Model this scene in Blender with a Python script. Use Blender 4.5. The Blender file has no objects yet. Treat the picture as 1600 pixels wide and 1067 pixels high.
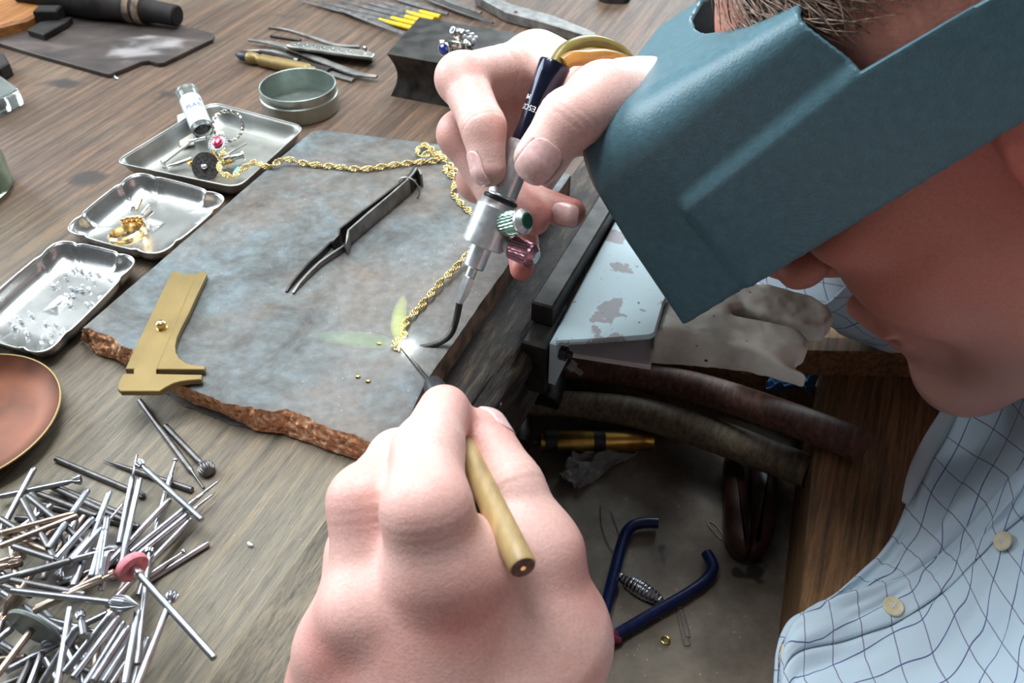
import bpy, math, random
import numpy as np
from mathutils import Vector, Matrix
random.seed(7); rng = np.random.default_rng(7)
C = bpy.context.scene.collection
SC = bpy.context.scene
# ------------------------------------------------------------------ camera, world, lamps, exposure
FPX = 1400.0; CAMH = 0.28; PITCH = math.radians(41.5)
cam = bpy.data.cameras.new('camera'); camo = bpy.data.objects.new('camera', cam); C.objects.link(camo)
cam.sensor_width = 36; cam.lens = 36 * FPX / 1600; cam.clip_start = 0.01; cam.clip_end = 50
camo.location = (0, 0, CAMH); camo.rotation_euler = (math.pi / 2 - PITCH, 0, 0)
cam.dof.use_dof = True; cam.dof.focus_distance = 0.385; cam.dof.aperture_fstop = 20
SC.camera = camo
W = bpy.data.worlds.new('world'); SC.world = W; W.use_nodes = True
W.node_tree.nodes['Background'].inputs[0].default_value = (0.86, 0.93, 1.0, 1)
W.node_tree.nodes['Background'].inputs[1].default_value = 0.13
def area(name, loc, target, sx, sy, power, col):
    l = bpy.data.lights.new(name, 'AREA'); l.shape = 'RECTANGLE'; l.size = sx; l.size_y = sy; l.energy = power; l.color = col
    o = bpy.data.objects.new(name, l); C.objects.link(o); o.location = loc
    o.rotation_euler = (Vector(target) - Vector(loc)).to_track_quat('-Z', 'Y').to_euler(); return o
area('ceiling_tube_light', (-0.30, 0.80, 1.25), (-0.05, 0.36, 0), 1.2, 0.16, 15, (0.93, 0.97, 1.0))
area('bench_lamp_light', (-0.14, 0.40, 0.80), (-0.02, 0.33, 0), 0.45, 0.14, 4.7, (0.95, 0.98, 1.0))
area('window_light', (-1.40, 0.92, 0.66), (0, 0.33, 0), 1.0, 0.8, 27, (0.84, 0.93, 1.0))
area('far_window_light', (0.85, 2.7, 1.0), (0.1, 0.35, 0.05), 1.5, 1.0, 46, (0.80, 0.92, 1.0))
area('added_bounce_light', (-0.7, 2.2, 1.35), (-0.7, 2.2, 3), 1.0, 1.0, 50, (0.9, 0.96, 1.0))  # added lamp aimed upwards; its light off the ceiling raises the ambient
SC.view_settings.view_transform = 'Standard'; SC.view_settings.look = 'None'
SC.view_settings.exposure = 0.0; SC.view_settings.gamma = 1; SC.view_settings.use_curve_mapping = False
# ------------------------------------------------------------------ coordinates
FW = np.array([0, math.cos(PITCH), -math.sin(PITCH)]); UP = np.array([0, math.sin(PITCH), math.cos(PITCH)])
RT = np.array([1., 0, 0]); EYE = np.array([0, 0, CAMH])
def ray(px, py): return FW + RT * ((px - 800) / FPX) + UP * ((533.5 - py) / FPX)
def G(px, py, z=0.0):            # point of the horizontal plane z seen at a photograph pixel
    d = ray(px, py); return EYE + d * ((z - CAMH) / d[2])
def D(px, py, dep): return EYE + ray(px, py) * dep
E1 = np.array([.39, .92, 0]); E1 /= np.linalg.norm(E1); E2 = np.array([E1[1], -E1[0], 0])   # along / across the bench
Z3 = np.array([0, 0, 1.])
def B(a, b, z=0.0): return E1 * a + E2 * b + Z3 * z
def ab(p): p = np.asarray(p); return np.stack([p @ E1, p @ E2, p[..., 2]], -1)
def nrm(v): v = np.asarray(v, float); return v / (np.linalg.norm(v) + 1e-12)
# ------------------------------------------------------------------ materials
def new_mat(name):
    m = bpy.data.materials.new(name); m.use_nodes = True; nt = m.node_tree
    return m, nt, nt.nodes['Principled BSDF']
def N(nt, t, **kw):
    n = nt.nodes.new(t)
    for k, v in kw.items():
        if k in n.inputs.keys(): n.inputs[k].default_value = v
        else: setattr(n, k, v)
    return n
def ramp(nt, fac, stops):
    r = nt.nodes.new('ShaderNodeValToRGB'); e = r.color_ramp.elements
    while len(e) < len(stops): e.new(0.5)
    for i, (p, c) in enumerate(stops):
        e[i].position = p; e[i].color = (*c, 1) if len(c) == 3 else c
    nt.links.new(fac, r.inputs[0]); return r
def coords(nt, scale=(1, 1, 1), rot=0.0, kind='Object'):
    t = nt.nodes.new('ShaderNodeTexCoord'); mp = nt.nodes.new('ShaderNodeMapping')
    mp.inputs['Scale'].default_value = scale; mp.inputs['Rotation'].default_value = (0, 0, rot)
    nt.links.new(t.outputs[kind], mp.inputs[0]); return mp.outputs[0]
def srgb(r, g, b):
    f = lambda c: (c / 255 / 12.92) if c / 255 <= 0.04045 else ((c / 255 + 0.055) / 1.055) ** 2.4
    return (f(r), f(g), f(b))
def simple(name, col, rough=.5, metal=0., var=.12, nscale=120, bump=0., bscale=400, stretch=None, coat=0, trans=0, ior=1.45, aniso=0, sss=0):
    m, nt, p = new_mat(name)
    v = coords(nt, stretch or (1, 1, 1))
    n = N(nt, 'ShaderNodeTexNoise', Scale=nscale, Detail=5.0); nt.links.new(v, n.inputs['Vector'])
    lo = tuple(max(0, c * (1 - var * 2)) for c in col); hi = tuple(min(1, c * (1 + var * 2)) for c in col)
    r = ramp(nt, n.outputs[0], [(.3, lo), (.7, hi)]); nt.links.new(r.outputs[0], p.inputs['Base Color'])
    p.inputs['Roughness'].default_value = rough; p.inputs['Metallic'].default_value = metal
    p.inputs['IOR'].default_value = ior; p.inputs['Transmission Weight'].default_value = trans
    p.inputs['Coat Weight'].default_value = coat
    if metal or rough < .5:
        rr = N(nt, 'ShaderNodeMapRange'); rr.inputs[3].default_value = rough * .8; rr.inputs[4].default_value = min(1, rough * 1.3)
        nt.links.new(n.outputs[0], rr.inputs[0]); nt.links.new(rr.outputs[0], p.inputs['Roughness'])
    if bump:
        b = N(nt, 'ShaderNodeBump', Strength=bump, Distance=.0005); n2 = N(nt, 'ShaderNodeTexNoise', Scale=bscale, Detail=4.0)
        nt.links.new(v, n2.inputs['Vector']); nt.links.new(n2.outputs[0], b.inputs['Height']); nt.links.new(b.outputs[0], p.inputs['Normal'])
    return m
def mixc(nt, fac, a, b, mode='MIX'):
    m = nt.nodes.new('ShaderNodeMix'); m.data_type = 'RGBA'; m.blend_type = mode
    for s, i in ((fac, 0), (a, 6), (b, 7)):
        if hasattr(s, 'links'): nt.links.new(s, m.inputs[i])
        elif i == 0: m.inputs[0].default_value = s
        else: m.inputs[i].default_value = (*s, 1) if len(s) == 3 else s
    return m.outputs[2]
ANG = math.atan2(E1[1], E1[0])
def wood(name, dark, mid, light, gscale=55, ratio=14, rot=-ANG, rough=.6, bump=.35, wear=None, axis='x', speck=0, stain=None):
    m, nt, p = new_mat(name)
    s = (1, ratio, ratio) if axis == 'x' else ((ratio, 1, ratio) if axis == 'y' else (ratio, ratio, 1))
    t = nt.nodes.new('ShaderNodeTexCoord')
    mp0 = N(nt, 'ShaderNodeMapping'); mp0.inputs['Rotation'].default_value = (0, 0, rot); nt.links.new(t.outputs['Object'], mp0.inputs[0])
    mp = N(nt, 'ShaderNodeMapping'); mp.inputs['Scale'].default_value = s; nt.links.new(mp0.outputs[0], mp.inputs[0])
    n1 = N(nt, 'ShaderNodeTexNoise', Scale=gscale / ratio * 3, Detail=7.0, Roughness=.65, Distortion=.35); nt.links.new(mp.outputs[0], n1.inputs['Vector'])
    n2 = N(nt, 'ShaderNodeTexNoise', Scale=gscale * 1.2, Detail=6.0, Roughness=.7); nt.links.new(mp.outputs[0], n2.inputs['Vector'])
    r1 = ramp(nt, n1.outputs[0], [(.28, dark), (.5, mid), (.72, light)])
    r2 = ramp(nt, n2.outputs[0], [(.33, (.32, .29, .26)), (.52, (1, 1, 1))])
    col = mixc(nt, .75, r1.outputs[0], r2.outputs[0], 'MULTIPLY')
    if wear:       # worn grey-yellow towards one end of the top, and blotches
        g = nt.nodes.new('ShaderNodeSeparateXYZ'); nt.links.new(t.outputs['Object'], g.inputs[0])
        mr = N(nt, 'ShaderNodeMapRange'); mr.inputs[1].default_value = wear[0]; mr.inputs[2].default_value = wear[1]
        nt.links.new(g.outputs[1], mr.inputs[0])
        nb = N(nt, 'ShaderNodeTexNoise', Scale=14, Detail=5.0); nt.links.new(mp0.outputs[0], nb.inputs['Vector'])
        ad = N(nt, 'ShaderNodeMath', operation='ADD'); nt.links.new(mr.outputs[0], ad.inputs[0])
        sb = N(nt, 'ShaderNodeMath', operation='MULTIPLY_ADD'); nt.links.new(nb.outputs[0], sb.inputs[0]); sb.inputs[1].default_value = 1.3; sb.inputs[2].default_value = -.65
        nt.links.new(sb.outputs[0], ad.inputs[1]); ad.use_clamp = True
        rw = ramp(nt, n1.outputs[0], [(.28, wear[2]), (.5, wear[3]), (.72, wear[4])])
        wc = mixc(nt, .8, rw.outputs[0], r2.outputs[0], 'MULTIPLY')
        col = mixc(nt, ad.outputs[0], col, wc)
    if stain:
        ns = N(nt, 'ShaderNodeTexNoise', Scale=stain[0], Detail=3.0); nt.links.new(mp0.outputs[0], ns.inputs['Vector'])
        rs = ramp(nt, ns.outputs[0], [(stain[1], (0, 0, 0)), (stain[1] + .06, (1, 1, 1))])
        col = mixc(nt, rs.outputs[0], col, stain[2])
    if speck:
        vo = N(nt, 'ShaderNodeTexVoronoi', Scale=speck); nt.links.new(mp0.outputs[0], vo.inputs['Vector'])
        rv = ramp(nt, vo.outputs['Distance'], [(.04, (1, 1, 1)), (.075, (0, 0, 0))])
        ng = N(nt, 'ShaderNodeTexNoise', Scale=60); nt.links.new(mp0.outputs[0], ng.inputs['Vector'])
        rg = ramp(nt, ng.outputs[0], [(.48, (0, 0, 0)), (.6, (1, 1, 1))])
        f = mixc(nt, 1.0, rv.outputs[0], rg.outputs[0], 'MULTIPLY')
        col = mixc(nt, f, col, srgb(205, 205, 195))
    nt.links.new(col, p.inputs['Base Color']); p.inputs['Roughness'].default_value = rough
    b = N(nt, 'ShaderNodeBump', Strength=bump, Distance=.0012); nt.links.new(n2.outputs[0], b.inputs['Height']); nt.links.new(b.outputs[0], p.inputs['Normal'])
    return m
M = {}
M['bench'] = wood('bench_wood', srgb(60, 44, 34), srgb(98, 78, 63), srgb(138, 106, 80), gscale=95, ratio=22, rough=.5, bump=.35,
    wear=(.44, .22, srgb(92, 86, 76), srgb(126, 119, 102), srgb(154, 140, 112)), speck=420, stain=(20, .65, srgb(56, 47, 43)))
M['bench_edge'] = wood('bench_edge_wood', srgb(16, 13, 11), srgb(44, 37, 31), srgb(112, 96, 76), gscale=110, ratio=6, rough=.45, bump=1.0, wear=(.25, .17, srgb(92, 86, 76), srgb(126, 119, 102), srgb(154, 140, 112)))
M['oak'] = wood('golden_oak', srgb(120, 72, 28), srgb(165, 108, 52), srgb(190, 135, 72), gscale=70, ratio=14, rough=.5)
M['drawer_oak'] = wood('drawer_oak', srgb(66, 48, 32), srgb(132, 98, 64), srgb(182, 134, 88), gscale=120, ratio=22, rough=.6, bump=.6)
M['handle_dark'] = wood('dark_hammer_wood', srgb(60, 38, 31), srgb(104, 73, 61), srgb(134, 98, 84), gscale=90, ratio=10, rough=.45)
M['handle_grey'] = wood('greyed_hammer_wood', srgb(74, 64, 50), srgb(118, 104, 83), srgb(148, 132, 108), gscale=90, ratio=10, rough=.5)
M['pick_wood'] = simple('pick_handle_wood', srgb(178, 152, 104), .4, 0, .12, 260, bump=.1, stretch=(1, .3, .3))
M['steel'] = simple('bright_steel', srgb(176, 178, 182), .28, 1, .08, 300)
M['bur_steel'] = simple('bur_steel', srgb(168, 170, 176), .3, 1, .12, 160, bump=.05)
M['bur_grey'] = simple('dull_bur_steel', srgb(120, 118, 118), .42, 1, .15, 160)
M['bur_warm'] = simple('warm_bur_steel', srgb(178, 160, 146), .34, 1, .12, 160)
M['dark_steel'] = simple('dark_steel', srgb(72, 70, 68), .42, .85, .25, 90, bump=.1)
M['file_steel'] = simple('file_steel', srgb(112, 110, 108), .55, .8, .2, 200)
M['pale_metal'] = simple('pale_painted_metal', srgb(190, 178, 178), .5, 0, .06, 60)
M['tool_steel'] = simple('tool_steel', srgb(132, 131, 128), .46, .75, .2, 120, bump=.05)
M['black_iron'] = simple('sooty_iron', srgb(40, 36, 34), .7, .2, .35, 60, bump=.3)
M['chrome'] = simple('chrome', srgb(205, 208, 210), .16, 1, .04, 200)
M['alu'] = simple('satin_aluminium', srgb(218, 222, 224), .36, .9, .04, 400)
M['silver'] = simple('silver_plate', srgb(206, 206, 204), .26, 1, .05, 50)
M['silver_dull'] = simple('dull_silver_plate', srgb(176, 176, 170), .36, 1, .08, 60, bump=.05, bscale=500)
M['white_gold'] = simple('white_gold', srgb(214, 212, 204), .14, 1, .05, 300)
M['gold'] = simple('yellow_gold', srgb(226, 188, 96), .2, 1, .08, 400)
M['chain_gold'] = simple('chain_gold', srgb(226, 206, 146), .26, 1, .08, 500)
M['rose_gold'] = simple('rose_gold', srgb(240, 208, 150), .2, 1, .04, 400)
M['brass'] = simple('worn_brass', srgb(142, 122, 78), .42, .5, .05, 60, bump=.05, bscale=900)
M['bright_brass'] = simple('bright_brass', srgb(196, 160, 84), .3, 1, .1, 100)
M['copper'] = simple('copper', srgb(92, 54, 38), .4, .8, .25, 40)
M['tin'] = simple('tin_plate', srgb(168, 178, 172), .33, .85, .05, 200)
M['blue_black'] = simple('anodised_blue_black', srgb(24, 30, 52), .22, .6, .1, 300, coat=.5)
M['green_knob'] = simple('green_anodised', srgb(146, 172, 162), .28, .85, .05, 300)
M['red_knob'] = simple('red_anodised', srgb(190, 140, 152), .28, .85, .05, 300)
M['green_face'] = simple('green_enamel', srgb(44, 92, 76), .35, .2, .05, 300)
M['white_ink'] = simple('white_ink', srgb(225, 230, 235), .5)
M['blue_ink'] = simple('blue_ink', srgb(20, 84, 150), .5)
M['paper_grey'] = simple('grey_bits', srgb(150, 150, 150), .6, 0, .2, 300)
M['paper'] = simple('white_paper', srgb(208, 216, 226), .6, 0, .02, 200)
M['sapphire'] = simple('sapphire', srgb(8, 44, 140), .06, 0, .2, 900, coat=1, ior=1.77)
M['ruby'] = simple('ruby', srgb(190, 10, 80), .06, 0, .2, 900, coat=1, ior=1.77)
M['diamond'] = simple('diamond', srgb(244, 248, 255), .05, 0, .01, 200, trans=.2, ior=2.2, coat=1)
M['pave'] = simple('pave_diamond', srgb(225, 232, 238), .08, .7, .1, 900)
M['teal'] = simple('teal_wax', srgb(120, 190, 196), .4, 0, .1, 200)
M['cream_paper'] = simple('cream_paper', srgb(206, 204, 186), .7, 0, .04, 100)
M['abrasive'] = simple('black_abrasive', srgb(52, 50, 50), .85, 0, .5, 900, bump=.6, bscale=1500)
M['pink'] = simple('pink_rubber', srgb(214, 128, 138), .6, 0, .12, 500, bump=.2)
M['grey_disc'] = simple('grey_disc', srgb(138, 146, 142), .4, .3, .08, 300)
M['yellow'] = simple('yellow_plastic', srgb(222, 190, 30), .45, 0, .08, 300)
M['blue_pvc'] = simple('navy_vinyl', srgb(18, 32, 74), .3, 0, .15, 200)
M['maroon'] = simple('maroon_rubber', srgb(140, 50, 76), .55, 0, .15, 300)
M['brown_grip'] = simple('brown_polished_wood', srgb(62, 38, 28), .4, 0, .25, 60)
M['black_rubber'] = simple('black_plastic', srgb(34, 36, 42), .4, 0, .2, 200)
M['hose'] = simple('amber_hose', srgb(206, 158, 84), .22, 0, .1, 100, trans=.55, ior=1.35)
M['hose_green'] = simple('olive_hose', srgb(150, 140, 78), .22, 0, .1, 100, trans=.5, ior=1.35)
M['clear'] = simple('clear_plastic', srgb(225, 232, 230), .12, 0, .02, 60, trans=.9, ior=1.3)
M['glass'] = simple('greenish_glass', srgb(190, 205, 185), .05, 0, .02, 60, trans=.92, ior=1.45)
M['film'] = simple('clear_film', srgb(190, 190, 190), .25, 0, .05, 60, trans=.6, ior=1.2)
M['nail'] = simple('fingernail', srgb(226, 186, 182), .3, 0, .06, 500, coat=.3)
M['button'] = simple('ivory_button', srgb(214, 204, 170), .35, 0, .05, 300)
M['hair'] = simple('greying_hair', srgb(136, 114, 100), .4, 0, .45, 400)
M['visor'] = simple('teal_grey_visor_plastic', srgb(80, 113, 124), .33, 0, .05, 300, bump=.35, bscale=900)
M['visor_rim'] = simple('visor_cut_edge', srgb(96, 152, 176), .4, 0, .05, 300)
M['felt'] = simple('blue_felt', srgb(60, 100, 140), .9, 0, .1, 300)
M['dark_lens'] = simple('smoked_lens', srgb(30, 36, 40), .1, 0, .1, 30, coat=.5)
M['plaster'] = simple('white_plaster', srgb(222, 224, 222), .9, 0, .02, 20)
M['floor'] = simple('floor_boards', srgb(70, 62, 55), .7, 0, .2, 20)
# stone slab top
m, nt, p = new_mat('slate_slab'); v = coords(nt)
n1 = N(nt, 'ShaderNodeTexNoise', Scale=34, Detail=10.0, Roughness=.72, Distortion=.6); nt.links.new(v, n1.inputs['Vector'])
n2 = N(nt, 'ShaderNodeTexNoise', Scale=16, Detail=8.0, Roughness=.6); nt.links.new(v, n2.inputs['Vector'])
n3 = N(nt, 'ShaderNodeTexNoise', Scale=240, Detail=6.0); nt.links.new(v, n3.inputs['Vector'])
r1 = ramp(nt, n1.outputs[0], [(.33, srgb(62, 60, 58)), (.45, srgb(88, 92, 91)), (.55, srgb(100, 111, 114)), (.68, srgb(114, 129, 136))])
r2 = ramp(nt, n2.outputs[0], [(.42, (0, 0, 0)), (.62, (1, 1, 1))])
c = mixc(nt, r2.outputs[0], r1.outputs[0], mixc(nt, .55, r1.outputs[0], srgb(122, 104, 88)))
r3 = ramp(nt, n3.outputs[0], [(.35, (.78, .78, .78)), (.65, (1.1, 1.1, 1.1))]); c = mixc(nt, 1.0, c, r3.outputs[0], 'MULTIPLY')
vo = N(nt, 'ShaderNodeTexVoronoi', Scale=360); nt.links.new(v, vo.inputs['Vector'])
rv = ramp(nt, vo.outputs['Distance'], [(.05, (1, 1, 1)), (.09, (0, 0, 0))]); rg = ramp(nt, n1.outputs[0], [(.52, (0, 0, 0)), (.58, (1, 1, 1))])
c = mixc(nt, mixc(nt, 1.0, rv.outputs[0], rg.outputs[0], 'MULTIPLY'), c, srgb(214, 216, 214))
nt.links.new(c, p.inputs['Base Color']); p.inputs['Roughness'].default_value = .55
b = N(nt, 'ShaderNodeBump', Strength=.45, Distance=.0008); nt.links.new(n1.outputs[0], b.inputs['Height']); nt.links.new(b.outputs[0], p.inputs['Normal'])
M['slate'] = m
m, nt, p = new_mat('broken_fireclay'); v = coords(nt)
n1 = N(nt, 'ShaderNodeTexNoise', Scale=420, Detail=8.0, Roughness=.75); nt.links.new(v, n1.inputs['Vector'])
r1 = ramp(nt, n1.outputs[0], [(.3, srgb(140, 88, 56)), (.48, srgb(216, 150, 104)), (.64, srgb(250, 216, 184))]); nt.links.new(r1.outputs[0], p.inputs['Base Color'])
p.inputs['Roughness'].default_value = .9; b = N(nt, 'ShaderNodeBump', Strength=.9, Distance=.001); nt.links.new(n1.outputs[0], b.inputs['Height']); nt.links.new(b.outputs[0], p.inputs['Normal'])
M['brick'] = m
M['slab_side'] = simple('sooty_slab_side', srgb(132, 113, 96), .8, 0, .3, 120, bump=.5)
# painted bracket with worn-through patches
m, nt, p = new_mat('worn_grey_paint'); v = coords(nt)
n1 = N(nt, 'ShaderNodeTexNoise', Scale=42, Detail=8.0, Roughness=.55); nt.links.new(v, n1.inputs['Vector'])
n2 = N(nt, 'ShaderNodeTexNoise', Scale=260, Detail=3.0); nt.links.new(v, n2.inputs['Vector'])
r1 = ramp(nt, n1.outputs[0], [(.55, (0, 0, 0)), (.56, (1, 1, 1))]); r2 = ramp(nt, n2.outputs[0], [(.28, (1, 1, 1)), (.31, (0, 0, 0))])
c = mixc(nt, r1.outputs[0], srgb(186, 208, 213), srgb(150, 148, 150)); c = mixc(nt, r2.outputs[0], c, srgb(60, 60, 60))
nt.links.new(c, p.inputs['Base Color']); p.inputs['Roughness'].default_value = .45; p.inputs['Metallic'].default_value = .15
M['bracket'] = m
# bench pin wood: grey, pitted
m, nt, p = new_mat('grey_pin_wood'); v = coords(nt)
n1 = N(nt, 'ShaderNodeTexNoise', Scale=40, Detail=8.0); nt.links.new(v, n1.inputs['Vector'])
vo = N(nt, 'ShaderNodeTexVoronoi', Scale=150); nt.links.new(v, vo.inputs['Vector'])
r1 = ramp(nt, n1.outputs[0], [(.3, srgb(158, 150, 134)), (.5, srgb(192, 190, 180)), (.72, srgb(222, 220, 208))])
rv = ramp(nt, vo.outputs['Distance'], [(.1, (1, 1, 1)), (.16, (0, 0, 0))]); n3 = N(nt, 'ShaderNodeTexNoise', Scale=70); nt.links.new(v, n3.inputs['Vector'])
rg = ramp(nt, n3.outputs[0], [(.55, (0, 0, 0)), (.62, (1, 1, 1))])
c = mixc(nt, mixc(nt, 1.0, rv.outputs[0], rg.outputs[0], 'MULTIPLY'), r1.outputs[0], srgb(44, 50, 52)); nt.links.new(c, p.inputs['Base Color'])
p.inputs['Roughness'].default_value = .7; b = N(nt, 'ShaderNodeBump', Strength=.5, Distance=.001); nt.links.new(n1.outputs[0], b.inputs['Height']); nt.links.new(b.outputs[0], p.inputs['Normal'])
M['pin_wood'] = m
# drawer bottom: grimy metal
m, nt, p = new_mat('grimy_tray_bottom'); v = coords(nt)
n1 = N(nt, 'ShaderNodeTexNoise', Scale=18, Detail=9.0, Roughness=.65); nt.links.new(v, n1.inputs['Vector'])
n2 = N(nt, 'ShaderNodeTexNoise', Scale=34, Detail=2.0); nt.links.new(v, n2.inputs['Vector'])
vo = N(nt, 'ShaderNodeTexVoronoi', Scale=190); nt.links.new(v, vo.inputs['Vector'])
r1 = ramp(nt, n1.outputs[0], [(.3, srgb(74, 66, 58)), (.5, srgb(114, 104, 92)), (.7, srgb(150, 139, 124))])
r2 = ramp(nt, n2.outputs[0], [(.27, (1, 1, 1)), (.3, (0, 0, 0))]); c = mixc(nt, r2.outputs[0], r1.outputs[0], srgb(50, 44, 40))
rv = ramp(nt, vo.outputs['Distance'], [(.06, (1, 1, 1)), (.11, (0, 0, 0))]); vc = mixc(nt, .6, vo.outputs['Color'], srgb(220, 190, 160))
rg = ramp(nt, n1.outputs[0], [(.5, (0, 0, 0)), (.58, (1, 1, 1))])
c = mixc(nt, mixc(nt, 1.0, rv.outputs[0], rg.outputs[0], 'MULTIPLY'), c, vc); nt.links.new(c, p.inputs['Base Color'])
p.inputs['Roughness'].default_value = .5; p.inputs['Metallic'].default_value = .2
M['tray_bottom'] = m
# skin: blotchy, redder where the mesh attribute says (knuckles, tips, nose)
def skin(name, base, red, pale):
    m, nt, p = new_mat(name); v = coords(nt)
    n1 = N(nt, 'ShaderNodeTexNoise', Scale=55, Detail=5.0, Roughness=.6); nt.links.new(v, n1.inputs['Vector'])
    n2 = N(nt, 'ShaderNodeTexNoise', Scale=700, Detail=4.0, Roughness=.6); nt.links.new(v, n2.inputs['Vector'])
    n4 = N(nt, 'ShaderNodeTexVoronoi', Scale=1100); nt.links.new(v, n4.inputs['Vector'])
    at = N(nt, 'ShaderNodeAttribute', attribute_name='red'); dt = N(nt, 'ShaderNodeAttribute', attribute_name='dirt')
    r1 = ramp(nt, n1.outputs[0], [(.32, base), (.68, pale)])
    sb = N(nt, 'ShaderNodeMath', operation='MULTIPLY_ADD'); nt.links.new(n1.outputs[0], sb.inputs[0]); sb.inputs[1].default_value = .7; sb.inputs[2].default_value = -.3; sb.use_clamp = True
    ad = N(nt, 'ShaderNodeMath', operation='ADD', use_clamp=True); nt.links.new(sb.outputs[0], ad.inputs[0]); nt.links.new(at.outputs['Fac'], ad.inputs[1])
    c = mixc(nt, ad.outputs[0], r1.outputs[0], red)
    r2 = ramp(nt, n2.outputs[0], [(.35, (.9, .88, .88)), (.6, (1.03, 1.03, 1.03))]); c = mixc(nt, .8, c, r2.outputs[0], 'MULTIPLY')
    sa = N(nt, 'ShaderNodeAttribute', attribute_name='stubble'); sm = N(nt, 'ShaderNodeMath', operation='MULTIPLY'); nt.links.new(sa.outputs['Fac'], sm.inputs[0]); nt.links.new(n2.outputs[0], sm.inputs[1]); c = mixc(nt, sm.outputs[0], c, srgb(128, 120, 116))
    dm = N(nt, 'ShaderNodeMath', operation='MULTIPLY'); nt.links.new(dt.outputs['Fac'], dm.inputs[0]); nt.links.new(n2.outputs[0], dm.inputs[1])
    c = mixc(nt, dm.outputs[0], c, srgb(96, 84, 80))
    nt.links.new(c, p.inputs['Base Color']); p.inputs['Roughness'].default_value = .5
    p.inputs['Subsurface Weight'].default_value = .18; p.inputs['Subsurface Radius'].default_value = (1, .35, .2); p.inputs['Subsurface Scale'].default_value = .003
    ah = N(nt, 'ShaderNodeMath', operation='ADD'); nt.links.new(n2.outputs[0], ah.inputs[0]); nt.links.new(n4.outputs['Distance'], ah.inputs[1])
    b = N(nt, 'ShaderNodeBump', Strength=.14, Distance=.0005); nt.links.new(ah.outputs[0], b.inputs['Height']); nt.links.new(b.outputs[0], p.inputs['Normal'])
    return m
M['skin'] = skin('skin', srgb(224, 178, 168), srgb(200, 104, 92), srgb(234, 202, 192))
M['face_skin'] = skin('face_skin', srgb(200, 134, 116), srgb(188, 92, 80), srgb(212, 150, 132))
# shirt: pale blue cloth with thin dark check lines (UV in metres)
m, nt, p = new_mat('checked_shirt_cloth'); t = nt.nodes.new('ShaderNodeTexCoord'); sx = nt.nodes.new('ShaderNodeSeparateXYZ'); nt.links.new(t.outputs['UV'], sx.inputs[0])
def lines(src, period, width, off=0.0):
    a = N(nt, 'ShaderNodeMath', operation='MULTIPLY_ADD'); nt.links.new(src, a.inputs[0]); a.inputs[1].default_value = 1 / period; a.inputs[2].default_value = off
    f = N(nt, 'ShaderNodeMath', operation='FRACT'); nt.links.new(a.outputs[0], f.inputs[0])
    l = N(nt, 'ShaderNodeMath', operation='LESS_THAN'); nt.links.new(f.outputs[0], l.inputs[0]); l.inputs[1].default_value = width / period; return l.outputs[0]
c0 = srgb(188, 210, 224)
fine = N(nt, 'ShaderNodeMath', operation='MAXIMUM'); nt.links.new(lines(sx.outputs[0], .0014, .0005), fine.inputs[0]); nt.links.new(lines(sx.outputs[1], .0014, .0005), fine.inputs[1])
fm = N(nt, 'ShaderNodeMath', operation='MULTIPLY'); nt.links.new(fine.outputs[0], fm.inputs[0]); fm.inputs[1].default_value = .25
c = mixc(nt, fm.outputs[0], c0, srgb(210, 224, 232))
c = mixc(nt, lines(sx.outputs[0], .0145, .0006, .3), c, srgb(132, 132, 154)); c = mixc(nt, lines(sx.outputs[1], .0152, .0007, .1), c, srgb(92, 98, 142))
nt.links.new(c, p.inputs['Base Color']); p.inputs['Roughness'].default_value = .85
M['shirt'] = m
M['shirt_plain'] = simple('shirt_lining', srgb(176, 188, 194), .85, 0, .04, 60)
# flame / white hot spot
m = bpy.data.materials.new('flame_core'); m.use_nodes = True; nt = m.node_tree; nt.nodes.clear()
o = nt.nodes.new('ShaderNodeOutputMaterial'); e = N(nt, 'ShaderNodeEmission', Strength=6.0); e.inputs[0].default_value = (.85, .97, 1, 1); nt.links.new(e.outputs[0], o.inputs[0]); M['flame'] = m
# ------------------------------------------------------------------ objects
ORG = {}
def thing(name, label, cat, loc=(0, 0, 0), group=None):
    o = bpy.data.objects.new(name, None); C.objects.link(o); o.location = loc; o.empty_display_size = .01
    o['label'] = label; o['category'] = cat; ORG[o.name] = np.array(loc, float)
    if group: o['group'] = group
    return o
def tag(o, label, cat, group=None):
    o['label'] = label; o['category'] = cat
    if group: o['group'] = group
    return o
def mesh(name, v, f, smooth=True, sharp=None, uv=None):
    me = bpy.data.meshes.new(name); v = np.asarray(v, np.float32)
    if isinstance(f, np.ndarray) and f.ndim == 2:
        n, k = f.shape
        me.vertices.add(len(v)); me.vertices.foreach_set('co', v.ravel()); me.loops.add(n * k); me.loops.foreach_set('vertex_index', f.astype(np.int32).ravel())
        me.polygons.add(n); me.polygons.foreach_set('loop_start', np.arange(0, n * k, k, dtype=np.int32)); me.polygons.foreach_set('loop_total', np.full(n, k, np.int32))
        me.update(calc_edges=True)
    else: me.from_pydata([tuple(map(float, x)) for x in v], [], [tuple(map(int, q)) for q in f]); me.update()
    if smooth:
        me.polygons.foreach_set('use_smooth', np.ones(len(me.polygons), bool))
        if sharp is not None: me.set_sharp_from_angle(angle=math.radians(sharp))
    return me
def obj(name, vf, mat, parent=None, smooth=True, sharp=35, loc=None, world=True):
    """one mesh object; vertices are world coordinates unless world=False"""
    v, f = vf; v = np.asarray(v, float)
    org = np.zeros(3)
    if parent is not None: org = ORG[parent.name]
    elif loc is not None: org = np.array(loc, float)
    me = mesh(name, v - org if world else v, f, smooth, sharp); o = bpy.data.objects.new(name, me); C.objects.link(o)
    if parent is not None: o.parent = parent
    else: o.location = org
    ORG[o.name] = org
    if mat is not None: me.materials.append(M[mat] if isinstance(mat, str) else mat)
    return o
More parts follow.
